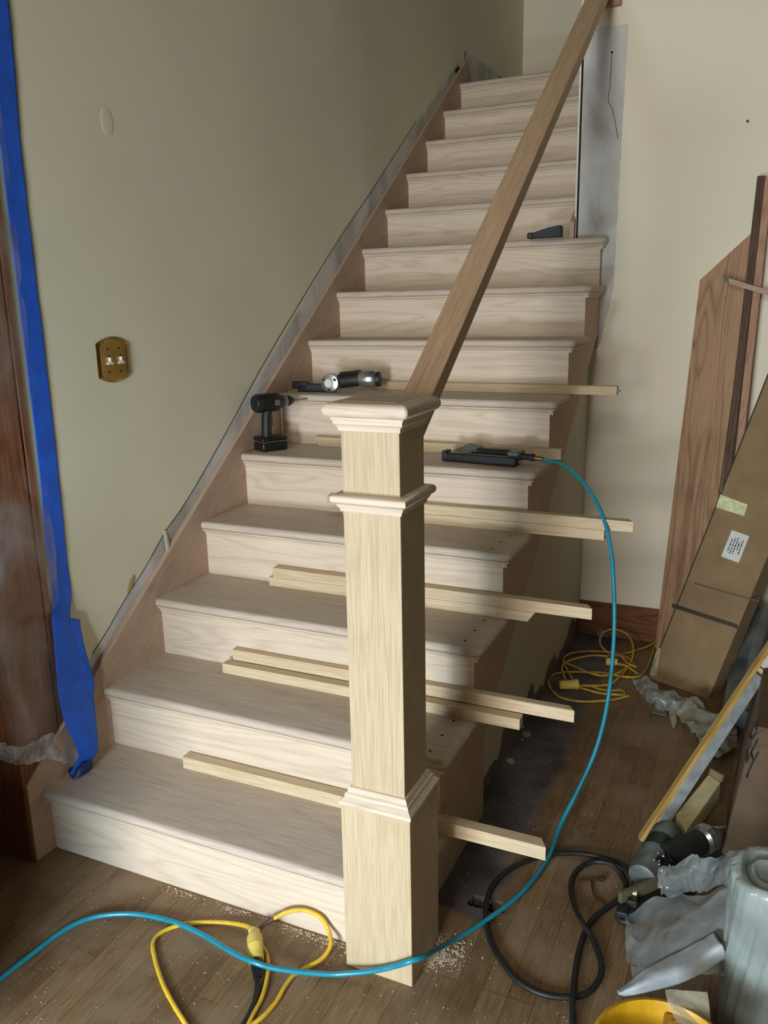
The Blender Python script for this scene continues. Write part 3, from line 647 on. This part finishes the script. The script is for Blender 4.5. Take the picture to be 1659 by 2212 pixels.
fin(B().cyl(p0, p1, .014, .009, 16).cyl(p1, p1+(p1-p0)*.25, .0065, .0065, 12), 'plug', black, bp_)
fin(B().tube([p1, P(554, 2145, 2, .008), P(543, 2180, 2, .006), P(525, 2214, 2, .006), P(505, 2250, 2, .006)], .0055), 'cord', blackrub, bp_, smooth=60)
# ------------------------------------------------------------------ black cable loops at right
bk = [(1372, 1905, .03), (1345, 1868, .012), (1290, 1850, .007), (1240, 1843, .007), (1180, 1847, .007), (1120, 1868, .007), (1080, 1895, .007), (1058, 1925, .007), (1049, 1960, .007), (1051, 2000, .007), (1062, 2040, .007), (1085, 2080, .007), (1120, 2120, .007), (1170, 2147, .007), (1230, 2155, .007), (1272, 2143, .007), (1296, 2110, .007), (1297, 2075, .007), (1280, 2030, .009), (1257, 1990, .017), (1238, 1950, .009), (1233, 1910, .007), (1247, 1880, .007), (1282, 1862, .012), (1322, 1868, .018), (1344, 1895, .007), (1352, 1920, .007), (1330, 1948, .007), (1290, 1978, .007), (1266, 2008, .007), (1249, 2060, .007), (1240, 2120, .007), (1237, 2165, .016), (1237, 2215, .007), (1237, 2270, .007)]
tag(fin(B().tube([P(x, y, 2, z) for x, y, z in bk], .0066), 'power_cable', blackrub, smooth=60), 'thick black cable lying in figure-eight loops on the floor at right', 'cable')
hk = B().tube([P(1250, 1901, 2, .005), P(1278, 1900, 2, .005), P(1305, 1898, 2, .005)], .0035)
hk.tube([P(1277, 1901, 2, .004), P(1281, 1925, 2, .004), P(1290, 1942, 2, .004), P(1312, 1957, 2, .004)], .0022)
hk.cyl(P(1293, 1899, 2, .006), P(1305, 1898, 2, .006), .006, n=10)
tag(fin(hk, 'hook_tool', plain('rusty_steel', (70, 48, 36), .6, metal=.4), smooth=60), 'small rusty T shaped hook inside the black cable loop', 'hook')
# ------------------------------------------------------------------ yellow cord coil at the back
yb_ = thing('extension_cord', 'dusty yellow extension cord coiled in the corner behind the sticks', 'extension cord', P(1300, 1450, 2, 0))
def zc(pts, z0=.006, zz=None):
    out = []
    for i, (x, y) in enumerate(pts):
        out.append(P(1160+x/5.53, 1300+y/5.53, 2, z0+(zz(i/(len(pts)-1)) if zz else 0)))
    return out
b = B(); rr = .0042
b.tube(zc([(870, 625), (770, 530), (755, 430), (820, 350), (940, 330), (1080, 390), (1140, 500), (1150, 620), (1110, 740), (1010, 830), (900, 870), (760, 880), (600, 840), (470, 780), (360, 740)], .010, lambda t: .05*math.sin(min(1, t*1.8)*PI)), rr)
b.tube(zc([(1180, 760), (1080, 670), (940, 615), (850, 600), (640, 590), (430, 610), (330, 660), (320, 730), (400, 880), (430, 940)], .010), rr)
b.tube(zc([(340, 920), (300, 820), (320, 740), (430, 690), (560, 655), (700, 640), (830, 648), (1000, 650), (1080, 730), (1190, 780)], .018), rr)
b.tube(zc([(1090, 1125), (900, 1170), (650, 1190), (430, 1180), (260, 1130), (160, 1030), (140, 940), (200, 870), (330, 840), (550, 840), (800, 850), (1000, 890), (1150, 900), (1240, 880), (1310, 800), (1370, 650), (1410, 520), (1470, 440), (1530, 410)], .006), rr)
b.tube(zc([(490, 1000), (650, 1003), (850, 990), (950, 930), (1050, 830), (1110, 760)], .014), rr)
b.tube(zc([(490, 1020), (600, 1050), (750, 1090), (900, 1105), (1035, 1112), (1048, 1095), (1000, 1055), (900, 1060), (750, 1045), (640, 1005), (560, 995)], .008), rr)
b.tube(zc([(950, 740), (1040, 755), (1120, 800), (1200, 860)], .012), rr)
b.tube(zc([(1000, 630), (1150, 590), (1300, 540), (1400, 490), (1450, 455), (1500, 430)], .006), rr)
fin(b, 'cable', yel_d, yb_, smooth=60)
def cyl_px(x0, y0, x1, y1, z, prof):
    a = P(x0, y0, 2, z); c = P(x1, y1, 2, z); ln = (c-a).length
    return B().lathe([(r_, t*ln) for r_, t in prof], a, c-a, 20)
fin(cyl_px(1209, 1480, 1250, 1478, .018, [(.013, 0), (.017, .05), (.0175, .75), (.020, .8), (.020, .95), (.012, 1.0)]), 'plug', yel_p, yb_)
fin(cyl_px(1309, 1429, 1333, 1430, .020, [(.015, 0), (.016, .1), (.016, .7), (.014, .75), (.014, 1.0)]), 'connector', yel_p, yb_)
# black round opening and white wire end at the baseboard
vo = thing('cable_outlet', 'round black cable outlet with a white wire end at the back baseboard', 'outlet', P(1303, 1375, 1, WY-.02))
c = P(1302, 1370, 1, WY-.022)
fin(B().lathe([(.020, 0), (.026, 0), (.026, .006), (.020, .006)], c+Vector((0, -.006, 0)), (0, 1, 0), 24), 'ring', greypl, vo)
fin(B().cyl(c+Vector((0, -.003, 0)), c+Vector((0, -.0015, 0)), .021, n=24), 'opening', hole_m, vo)
fin(B().cyl(c+Vector((.012, -.012, -.022)), c+Vector((.014, -.020, -.052)), .011, .007, 12).cyl(c+Vector((.004, -.012, -.022)), c+Vector((.024, -.014, -.022)), .007, n=10), 'wire_end', white_p, vo)
# ------------------------------------------------------------------ boards leaning on the back wall
# wide red oak board with mitred top
wb = [P(1512, 605, 1, WY-.012), P(1612, 510, 1, WY-.012), P(1604, 650, 1, WY-.012)]
bl = Vector((1.362, WY-.075, 0.0)); tl_ = P(1512, 605, 1, WY-.022)
dirv = (tl_-bl).normalized(); wv = Vector((.175, 0, 0)); wv = wv-dirv*wv.dot(dirv); wv = wv.normalized()*.172
apex = bl+wv+dirv*((tl_-bl).length+.185)
nrm = wv.cross(dirv).normalized(); nrm = nrm if nrm.y > 0 else -nrm
tag(fin(B().prism([bl, bl+wv, apex, tl_], nrm*.017), 'oak_board', boardZ, rot=(0, math.atan2(dirv.x, dirv.z), 0), bevel=.001), 'wide oak board with slanted top leaning on the back wall at right', 'board')
def plank(name, px, top, bot, w, t, yt, yb, mat, label):
    a = P(*top, 1, yt); c = P(*bot, 1, yb); d = (a-c).normalized(); c2 = c-d*(c.z/d.z)
    wv_ = Vector((1, 0, 0)); wv_ = (wv_-d*wv_.dot(d)).normalized()*w
    nn = wv_.cross(d).normalized(); nn = nn if nn.y > 0 else -nn
    tag(fin(B().prism([c2, c2+wv_, a+wv_, a], nn*t), name, mat, rot=(0, math.atan2(d.x, d.z), 0), bevel=.001), label, 'board')
plank('dark_plank', 0, (1636, 380), (1565, 1000), .028, .018, WY-.050, WY-.105, walnutZ, 'narrow dark brown plank standing between the wide board and pinkish board')
plank('pink_plank', 0, (1653, 383), (1586, 1000), .026, .018, WY-.048, WY-.103, pinkZ, 'narrow pinkish plank leaning just right of the dark brown plank')
q0 = P(1573, 600, 1, WY-.085); q1 = P(1665, 628, 1, WY-.085)
lv = thing('marking_stick', 'short square stick with grey tip lying across the leaning boards', 'stick', q0)
dd = (q1-q0)
fin(B().prism([q0, q0+Vector((.004, 0, -.022)), q0+Vector((.004, 0, -.022))+dd*2.6, q0+dd*2.6], (0, .016, 0)), 'shaft', wood('pale_stick', (186, 160, 136), (160, 132, 108), 0), lv, bevel=.001)
fin(B().prism([q0-dd.normalized()*.030+Vector((0, 0, .004)), q0+Vector((0, 0, .001)), q0+Vector((.004, 0, -.022))], (0, .016, 0)), 'tip', plain('slate_tip', (78, 88, 88), .6), lv)
# ------------------------------------------------------------------ long cardboard box
B0 = P(1400, 1465, 2, 0); B1 = P(1530, 1510, 2, 0); Tt = P(1659, 810, 1, 1.93)
up_ = (Tt-B0); wv = B1-B0; nn = wv.cross(up_).normalized(); nn = nn if nn.y > 0 else -nn
LEN = 1.28
cbx = thing('cardboard_box', 'long flat brown cardboard carton with white label leaning on the back wall', 'box', B0)
for_bottom = Vector((0, 0, 0))
fin(B().prism([B0, B1, B1+up_*LEN, B0+up_*LEN], nn*.095), 'carton', card, cbx, bevel=.003)
def on_box(u, v, h=.0): return B0+wv*u+up_*v-nn*h
def quad_box(name, uv, mat, h=.0008, th=.0006):
    return fin(B().prism([on_box(u, v, h) for u, v in uv], -nn*th), name, mat, cbx)
def uv_of(px, py):
    d = fwd + cr*(px-829.5)/FPX - cu*(py-1106)/FPX
    t = (B0-CAM).dot(nn)/d.dot(nn); p_ = CAM+d*t-B0
    a11 = wv.dot(wv); a12 = wv.dot(up_); a22 = up_.dot(up_); b1 = p_.dot(wv); b2 = p_.dot(up_); D = a11*a22-a12*a12
    return ((b1*a22-b2*a12)/D, (a11*b2-a12*b1)/D)
lb = [uv_of(*q) for q in [(1581, 1145), (1619, 1158), (1596, 1216), (1558, 1202)]]
lab_ = quad_box('shipping_label', lb, paper, .0004, .0006)
def lerp2(a, b, t): return (a[0]+(b[0]-a[0])*t, a[1]+(b[1]-a[1])*t)
tb = B()
for row, (s0, s1) in enumerate([(.30, .74), (.22, .80), (.18, .78), (.30, .62), (.2, .75)]):
    u0 = .18+row*.145
    pos = s0
    while pos < s1:
        ln = random.uniform(.03, .10); 
        q_ = []
        for uu, vv in ((u0, pos), (u0+.07, pos), (u0+.07, min(s1, pos+ln)), (u0, min(s1, pos+ln))):
            top_ = lerp2(lb[0], lb[1], uu); bo_ = lerp2(lb[3], lb[2], uu); q_.append(on_box(*lerp2(top_, bo_, vv), .0011))
        tb.prism(q_, -nn*.0003); pos += ln+.03
fin(tb, 'printed_text', ink, lab_)
quad_box('clear_tape_patch', [uv_of(*q) for q in [(1556, 1068), (1615, 1090), (1608, 1115), (1547, 1096)]], plain('shiny_tape', (216, 220, 170), .15, var=.12, nscale=60, bump=.3), .0005, .0005)
quad_box('packing_tape', [uv_of(*q) for q in [(1427, 1400), (1418, 1462), (1403, 1458), (1420, 1398)]], tape_clear, .0006, .0005)
quad_box('strap', [uv_of(*q) for q in [(1452, 1303), (1594, 1349), (1594, 1358), (1452, 1312)]], strapm, .0006, .0015)
quad_box('fold_line', [uv_of(*q) for q in [(1500, 1258), (1640, 1298), (1640, 1301), (1500, 1261)]], card_d, .0003, .0004)
quad_box('corner_strap', [(-.012, 0), (.008, 0), (.008, LEN), (-.012, LEN)], strapm, .0002, .0008)
# ------------------------------------------------------------------ wrapped bundles behind the box
wr = plain('grey_wrap', (84, 92, 92), .3, var=.2, nscale=12, bump=.5, coat=.3)
b = B().tube([P(1590, 1555, 2, .05), P(1610, 1440, 2, .10), P(1640, 1330, 2, .22)], .052, n=18)
tag(fin(b, 'plastic_wrapped_bundle', wr, smooth=60), 'grey plastic wrapped bundle squeezed beside the carton\'s lower right edge', 'bundle')
b = B().tube([P(1655, 1450, 2, .04), P(1680, 1340, 2, .16), P(1700, 1230, 2, .26)], .06, n=18)
tag(fin(b, 'plastic_wrapped_bundle', plain('dark_wrap', (52, 58, 58), .35, var=.2, nscale=12, bump=.5), smooth=60), 'darker wrapped bundle at the right frame edge behind the diagonal batten', 'bundle')
# crumpled bag and paper at the foot of the carton
b = B().sheet([[P(1365, 1470, 2, .03), P(1400, 1472, 2, .07), P(1440, 1495, 2, .07), P(1480, 1510, 2, .05)], [P(1372, 1495, 2, .02), P(1405, 1510, 2, .05), P(1445, 1520, 2, .05), P(1490, 1525, 2, .04)], [P(1385, 1505, 2, .006), P(1425, 1535, 2, .008), P(1470, 1545, 2, .008), P(1500, 1545, 2, .01)]], 60, 40, .006, 14, 2, .030)
tag(fin(b, 'crumpled_bag', film('murky_film', (150, 160, 154), .7, .2, .2, 30), smooth=30), 'crumpled clear plastic bag at the foot of the leaning carton', 'bag')
b = B().sheet([[P(1465, 1530, 2, .05), P(1500, 1515, 2, .06), P(1540, 1545, 2, .05), P(1580, 1560, 2, .03)], [P(1460, 1550, 2, .012), P(1500, 1570, 2, .03), P(1545, 1590, 2, .03), P(1590, 1590, 2, .02)], [P(1500, 1590, 2, .006), P(1520, 1620, 2, .006), P(1550, 1640, 2, .006), P(1590, 1620, 2, .01)]], 60, 40, .005, 12, 8, .030)
tag(fin(b, 'crumpled_paper', plain('grey_paper', (128, 126, 112), .7, var=.12), smooth=30), 'grey crumpled wrapping paper on the floor between carton and batten', 'paper')
b = B().prism([P(1443, 1527, 2, .004), P(1458, 1523, 2, .02), P(1462, 1560, 2, .008), P(1455, 1577, 2, .004), P(1448, 1555, 2, .004)], (0, 0, .002))
tag(fin(b, 'paper_strip', plain('pale_strip', (170, 160, 134), .7)), 'small torn pale strip on the floor near the crumpled bag', 'paper')
b = B().prism([P(1414, 1519, 2, .003), P(1440, 1527, 2, .003), P(1440, 1548, 2, .003), P(1408, 1540, 2, .003)], (0, 0, .003))
tag(fin(b, 'plastic_scrap', plain('scrap', (120, 122, 108), .5)), 'flat grey plastic scrap on the floor left of the torn strip', 'scrap')
# ------------------------------------------------------------------ diagonal batten: pine strip with grey channel
a0 = P(1383, 1815, 2, .004); a1 = P(1664, 1392, 2, .46)
d = (a1-a0); L0 = d.length; dn = d.normalized()
sv = (P(1411, 1812, 2, .004)-a0); sv = (sv-dn*sv.dot(dn)).normalized()
dnn = dn.cross(sv).normalized()
if dnn.z > 0: dnn = -dnn
bt_ = thing('batten', 'long diagonal batten with pine edge and grey metal face at right', 'batten', a0)
fin(B().prism([a0, a0+sv*.012, a0+sv*.012+d*1.35, a0+d*1.35], dnn*.03), 'pine_edge', wood('pine_edge', (204, 172, 104), (170, 128, 60), 1), bt_, rot=dn.to_track_quat('Y', 'Z').to_euler(), bevel=.001)
e = .60
fin(B().prism([a0+sv*.012, a0+sv*.042, a0+sv*.042+d*.86, a0+sv*.012+d*.86], dnn*.028), 'metal_channel', alu, bt_, bevel=.001)
fin(B().prism([a0+sv*.012+d*.875, a0+sv*.040+d*.875, a0+sv*.040+d*.89, a0+sv*.012+d*.89], dnn*.024-Vector((0, 0, 0))), 'end_stop', cream, bt_, bevel=.001)
fin(B().prism([a0+sv*.012+d*.90, a0+sv*.038+d*.90, a0+sv*.038+d*1.35, a0+sv*.012+d*1.35], dnn*.02), 'pale_insert', white_p, bt_, bevel=.001)
# ------------------------------------------------------------------ big carton with marker writing
K0 = Vector((1.700, .63, 0)); K1 = Vector((1.735, 1.42, 0))
cw = thing('cardboard_box', 'large brown cardboard carton with black marker writing at the right edge', 'box', (1.80, 1.0, 0))
kt = Vector((.055, .05, .40))
fin(B().prism([K0, K1, K1+kt, K0+kt], (.42, -.02, 0)), 'carton', card_d, cw, bevel=.003)
def kp(px, py):
    n_ = (K1-K0).cross(kt).normalized(); d_ = fwd + cr*(px-829.5)/FPX - cu*(py-1106)/FPX
    t_ = (K0-CAM).dot(n_)/d_.dot(n_); q_ = CAM+d_*t_
    if n_.x > 0: n_ = -n_
    return q_+n_*.0012
mk = B()
def z5(x, y): return (1500+x/4.918, 1350+y/4.918)
for stroke in ([(665, 1030), (600, 1150), (550, 1285)], [(665, 1030), (660, 1130), (620, 1210), (590, 1180)], [(600, 1215), (570, 1340), (560, 1460)], [(680, 1215), (610, 1350), (560, 1460)], [(610, 1350), (632, 1450)], [(690, 1350), (632, 1450), (570, 1590), (575, 1630)]):
    mk.tube([kp(*z5(*q)) for q in stroke], .0022, n=6)
fin(mk, 'marker_writing', ink, cw, smooth=60)
# small open cream carton
c00 = P(1478, 1800, 2, .0); 
sc = thing('small_carton', 'small cream carton lying open against the large marked carton', 'box', P(1520, 1750, 2, 0))
o_ = [P(1482, 1795, 2, .06), P(1460, 1760, 2, .06), P(1530, 1672, 2, .10), P(1557, 1690, 2, .10)]
fin(B().prism(o_, (0, 0, -.055)), 'tray', cream, sc, bevel=.002)
fin(B().prism([P(1530, 1672, 2, .102), P(1557, 1690, 2, .102), P(1562, 1676, 2, .13), P(1534, 1660, 2, .13)], (.004, .004, 0)), 'flap', card, sc)
tag(fin(B().prism([P(1596, 1637, 0, 1.715), P(1600, 1640, 0, 1.715), P(1602, 1690, 0, 1.700), P(1596, 1694, 0, 1.700)], (.002, 0, 0)), 'tape_scrap', plain('tape_scrap', (150, 142, 126), .5)), 'thin pale strip of tape stuck on the marked carton', 'tape')
# ------------------------------------------------------------------ nailer on the floor at right
T5 = thing('framing_nailer', 'grey and black framing nailer lying on the floor under the batten', 'nail gun', P(1430, 1860, 2, 0))
def L5(b, n, m_, **k): return fin(b, n, m_, T5, **k)
h0 = P(1386, 1898, 2, .05); h1 = P(1447, 1795, 2, .07); hv = h1-h0
L5(B().lathe([(.026, 0), (.036, .004), (.038, .02), (.036, hv.length*.45), (.039, hv.length*.47), (.039, hv.length*.72), (.041, hv.length*.74), (.041, hv.length*.9), (.034, hv.length*1.0)], h0, hv, 28), 'cylinder_head', cast)
L5(B().lathe([(.0395, hv.length*.48), (.0402, hv.length*.49), (.0402, hv.length*.69), (.0395, hv.length*.70)], h0, hv, 28), 'rating_label', plain('green_black_label', (26, 44, 40), .4))
g0 = P(1440, 1850, 2, .08); g1 = P(1512, 1818, 2, .09)
L5(B().tube([g0, (g0+g1)/2, g1], .032, n=18), 'grip', blackrub, smooth=60)
g2 = P(1535, 1806, 2, .09); gv = g2-g1
L5(B().lathe([(.030, 0), (.038, .008), (.038, .030), (.032, .036), (.030, .045), (.022, .05), (.022, .058), (.016, .062), (.016, .075), (.010, .078), (.010, .092), (.007, .094), (.007, .105)], g1, gv, 20), 'air_inlet', silver)
L5(B().ball(P(1432, 1878, 2, .06), .022).ball(P(1425, 1858, 2, .085), .010).ball(P(1448, 1868, 2, .09), .014), 'trigger_housing', plain('gloss_black', (14, 15, 16), .12), smooth=80)
for q in ((1422, 1842), (1413, 1857), (1433, 1849), (1424, 1867)): L5(B().ball(P(*q, 2, .105), .0045, n=10), 'bolt', silver)
L5(B().tube([P(1392, 1905, 2, .04), P(1375, 1925, 2, .03), P(1352, 1950, 2, .02)], .006, n=8).tube([P(1402, 1905, 2, .04), P(1385, 1925, 2, .03), P(1360, 1952, 2, .02)], .004, n=8), 'driver_guide', cast)
m0 = P(1352, 1965, 2, .03); m1 = P(1490, 1905, 2, .04)
mg = thing('tool_magazine', 'long dark tool magazine lying beside the grey framing nailer', 'tool', m0)
md_ = (m1-m0); ms = md_.cross(Vector((0, 0, 1))).normalized()
fin(B().prism([m0-ms*.02, m0+ms*.02, m1+ms*.02, m1-ms*.02], (0, 0, -.025)), 'rail', black, mg, bevel=.002)
fin(B().prism([m0-ms*.03+Vector((0, 0, .03)), m0-ms*.018+Vector((0, 0, .03)), m1-ms*.018+Vector((0, 0, .03)), m1-ms*.03+Vector((0, 0, .03))], (0, 0, -.05)), 'side_plate', plain('tan_plate', (96, 88, 66), .6), mg, bevel=.001)
fq = P(1346, 1985, 2, .0)
fin(B().box(fq+Vector((-.016, -.022, .004)), fq+Vector((.014, .020, .034))).box(fq+Vector((-.006, -.034, .008)), fq+Vector((.024, -.016, .022))).box(fq+Vector((.004, .012, .012)), fq+Vector((.030, .040, .046))), 'foot', blackrub, mg, bevel=.004)
fin(B().box(P(1372, 1925, 2, .05)-Vector((.006, .012, .004)), P(1372, 1925, 2, .05)+Vector((.006, .018, .004))), 'spring_clip', white_p, mg, bevel=.002)
tag(fin(B().prism([P(1470, 1890, 2, .012), P(1590, 1840, 2, .012), P(1590, 1862, 2, .012), P(1478, 1915, 2, .012)], (0, 0, .03)), 'tool_case', black, bevel=.004), 'flat black tool case edge between the nailer and the plastic roll', 'case')
# ------------------------------------------------------------------ plastic roll and loose film
rl = thing('plastic_roll', 'fat roll of clear plastic film standing upright at the lower right', 'plastic roll', (1.815, .135, 0))
RC = Vector((1.815, .135, 0))
b = B(); n = 110; H = .36; rings = []
for j in range(31):
    z = H*j/30; ring = []
    for i in range(n):
        a = 2*PI*i/n; rr = .084+.007*noise.noise(Vector((math.cos(a)*2, math.sin(a)*2, z*5)))+.014*(.5-abs(noise.noise(Vector((math.cos(a-z*1.5)*4.5, math.sin(a-z*1.5)*4.5, z*3)))))
        ring.append(b.bm.verts.new(RC+Vector((rr*math.cos(a), rr*math.sin(a), z))))
    rings.append(ring)
for rr, z in ((.080, H+.010), (.066, H+.006), (.062, H-.012), (.052, H-.006), (.044, H+.004), (.036, H-.004), (.030, H-.03), (.018, H-.035)):
    rings.append([b.bm.verts.new(RC+Vector((rr*math.cos(2*PI*i/n)*(1+.08*math.sin(2*PI*i/n*2+rr*60)), rr*math.sin(2*PI*i/n), z+.004*math.sin(2*PI*i/n*3)))) for i in range(n)])
for A_, C_ in zip(rings, rings[1:]):
    for i in range(n): b.bm.faces.new((A_[i], A_[(i+1) % n], C_[(i+1) % n], C_[i]))
b.bm.faces.new(rings[-1]); b.bm.faces.new(rings[0])
fin(b, 'roll', rollfilm, rl, smooth=80)
def psheet(grid, **k):
    return B().sheet([[P(x, y, 2, z) for x, y, z in row] for row in grid], **k)
g = [[(1352, 1988, .012), (1385, 1958, .06), (1450, 1944, .11), (1520, 1938, .16), (1592, 1905, .22)],
     [(1348, 2030, .006), (1400, 2020, .05), (1460, 2010, .10), (1530, 1995, .15), (1596, 1980, .20)],
     [(1352, 2080, .004), (1410, 2085, .03), (1470, 2070, .07), (1535, 2055, .12), (1600, 2050, .16)],
     [(1370, 2118, .004), (1430, 2140, .01), (1490, 2120, .04), (1550, 2110, .08), (1605, 2110, .10)]]
fin(psheet(g, nu=90, nv=70, amp=.006, freq=9, seed=2, ridge=.028), 'loose_film', bagfilm, rl, smooth=80)
g = [[(1416, 1890, .10), (1445, 1878, .13), (1478, 1860, .16), (1530, 1858, .20), (1592, 1850, .25)],
     [(1420, 1915, .08), (1455, 1905, .12), (1500, 1895, .15), (1550, 1885, .2), (1600, 1880, .25)],
     [(1424, 1950, .05), (1460, 1945, .08), (1500, 1940, .12), (1550, 1930, .17), (1600, 1920, .22)]]
fin(psheet(g, nu=80, nv=50, amp=.006, freq=14, seed=6, ridge=.03), 'upper_film', bagfilm, rl, smooth=60)
g = [[(1332, 2138, .02), (1400, 2090, .06), (1470, 2052, .11), (1541, 2013, .17)],
     [(1336, 2146, .03), (1410, 2112, .08), (1490, 2080, .13), (1558, 2040, .19)],
     [(1345, 2152, .02), (1420, 2140, .06), (1500, 2112, .11), (1572, 2068, .16)]]
fl = fin(psheet(g, nu=30, nv=12, amp=.003, freq=20, seed=4), 'foam_sleeve', foamtube, smooth=80)
fl.modifiers.new('t', 'SOLIDIFY').thickness = .006
tag(fl, 'tapering white foam sleeve lying across the loose plastic film', 'foam sleeve')
g = [[(1560, 2070, .15), (1580, 2075, .16), (1605, 2080, .14)], [(1555, 2130, .08), (1585, 2140, .12), (1640, 2150, .10)], [(1560, 2190, .02), (1600, 2205, .06), (1670, 2215, .06)], [(1570, 2240, .004), (1620, 2260, .02), (1680, 2270, .02)]]
fin(psheet(g, nu=50, nv=60, amp=.006, freq=14, seed=12, ridge=.026), 'bottom_film', bagfilm, rl, smooth=80)
# ------------------------------------------------------------------ yellow bucket
bc = Vector((1.650, -.215, 0)); bh = .20; br_ = .119
bk_ = thing('bucket', 'round yellow plastic bucket at the bottom right corner', 'bucket', bc)
fin(B().lathe([(br_*.84, 0), (br_*.98, bh*.9), (br_*1.05, bh*.92), (br_*1.05, bh), (br_*.99, bh+.002), (br_*.96, bh-.004), (br_*.82, .008), (.001, .008)], bc, (0, 0, 1), 48), 'shell', bucketm, bk_)
fin(B().box(bc+Vector((-.012, -.09, .01)), bc+Vector((.008, .108, bh-.012))).box(bc+Vector((.0, .082, .01)), bc+Vector((.05, .095, bh-.01))), 'divider', plain('amber_plastic', (198, 146, 44), .4), bk_, bevel=.002)
fin(B().box(bc+Vector((-.010, -.095, bh-.05)), bc+Vector((.105, -.02, bh-.012))), 'tray', bucketm, bk_, bevel=.004)
fin(B().lathe([(.001, 0), (.056, .004), (.058, .09), (.050, .10), (.001, .10)], bc+Vector((-.048, .018, .02)), (0, 0, 1), 30), 'pink_container', pinkp, bk_)
g = [[(1440, 2138, .215), (1485, 2142, .215), (1528, 2145, .21)], [(1442, 2165, .205), (1490, 2165, .205), (1532, 2172, .20)], [(1455, 2200, .19), (1495, 2200, .195), (1534, 2200, .19)], [(1470, 2235, .18), (1505, 2235, .185), (1536, 2230, .18)]]
o = fin(psheet(g, nu=16, nv=16, amp=.004, freq=20, seed=3), 'plastic_scrap', film('milky_film', (200, 196, 170), .6, .3, .2, 20), smooth=80)
tag(o, 'milky rectangular plastic scrap draped over the yellow bucket rim', 'plastic')
# ------------------------------------------------------------------ debris
def flakes(n, region, z, s, mat, name, label, seed):
    random.seed(seed); b = B()
    for i in range(n):
        x, y = region(); a = random.uniform(0, PI); l = random.uniform(.5, 1.4)*s; w = l*random.uniform(.25, .5)
        u = Vector((math.cos(a), math.sin(a), random.uniform(-.2, .2)))*l; v_ = Vector((-math.sin(a), math.cos(a), random.uniform(-.2, .2)))*w
        c = Vector((x, y, z+random.uniform(.0008, .002)))
        vs = [b.bm.verts.new(q) for q in (c-u-v_, c+u-v_, c+u+v_, c-u+v_)]; b.bm.faces.new(vs)
    tag(fin(b, name, mat), label, 'sawdust', kind='stuff')
shav = plain('shavings', (226, 206, 178), .8, var=.05)
def reg1():
    t = random.random()
    c = P(915+95*abs(random.gauss(0, .42)), 2062+22*random.gauss(0, .8)+0, 2, 0)
    return c.x, c.y
flakes(700, reg1, 0, .0026, shav, 'wood_shavings', 'pile of pale wood shavings on the floor beside the newel base', 11)
def reg2():
    while True:
        x = random.uniform(-.1, 1.85); y = random.uniform(-.6, 1.9)
        if x < 1.09 and y > -.03: continue
        return x, y
flakes(2400, reg2, 0, .0016, shav, 'sawdust', 'scattered sawdust specks across the worn oak floor', 12)
def reg3():
    x = random.choice((.45, .62, .78, .85, .9))+random.gauss(0, .035); return min(x, .93), -.004-abs(random.gauss(0, .012))
flakes(420, reg3, 0, .0022, shav, 'wood_shavings', 'thin line of pale shavings along the foot of the lowest riser', 13)
for i, (px, py, s, lab) in enumerate([(1137, 1588, .016, 'largest plaster crumb on the floor beside the stair wall'), (1128, 1572, .009, 'small plaster crumb touching the largest one'), (1102, 1646, .015, 'flat plaster crumb nearest the outer stringer'), (1128, 1598, .006, 'tiny plaster crumb just below the largest one')]):
    b = B(); c = P(px, py, 2, 0); bmesh.ops.create_icosphere(b.bm, subdivisions=2, radius=s)
    for v in b.bm.verts:
        v.co += s*.35*noise.noise_vector(v.co*90+Vector((i*9, 0, 0))); v.co.z = max(0, v.co.z*.5+s*.2); v.co += c
    tag(fin(b, 'plaster_chunk', plasterm, smooth=20), lab, 'plaster chunk', 'plaster crumbs beside the stair wall')
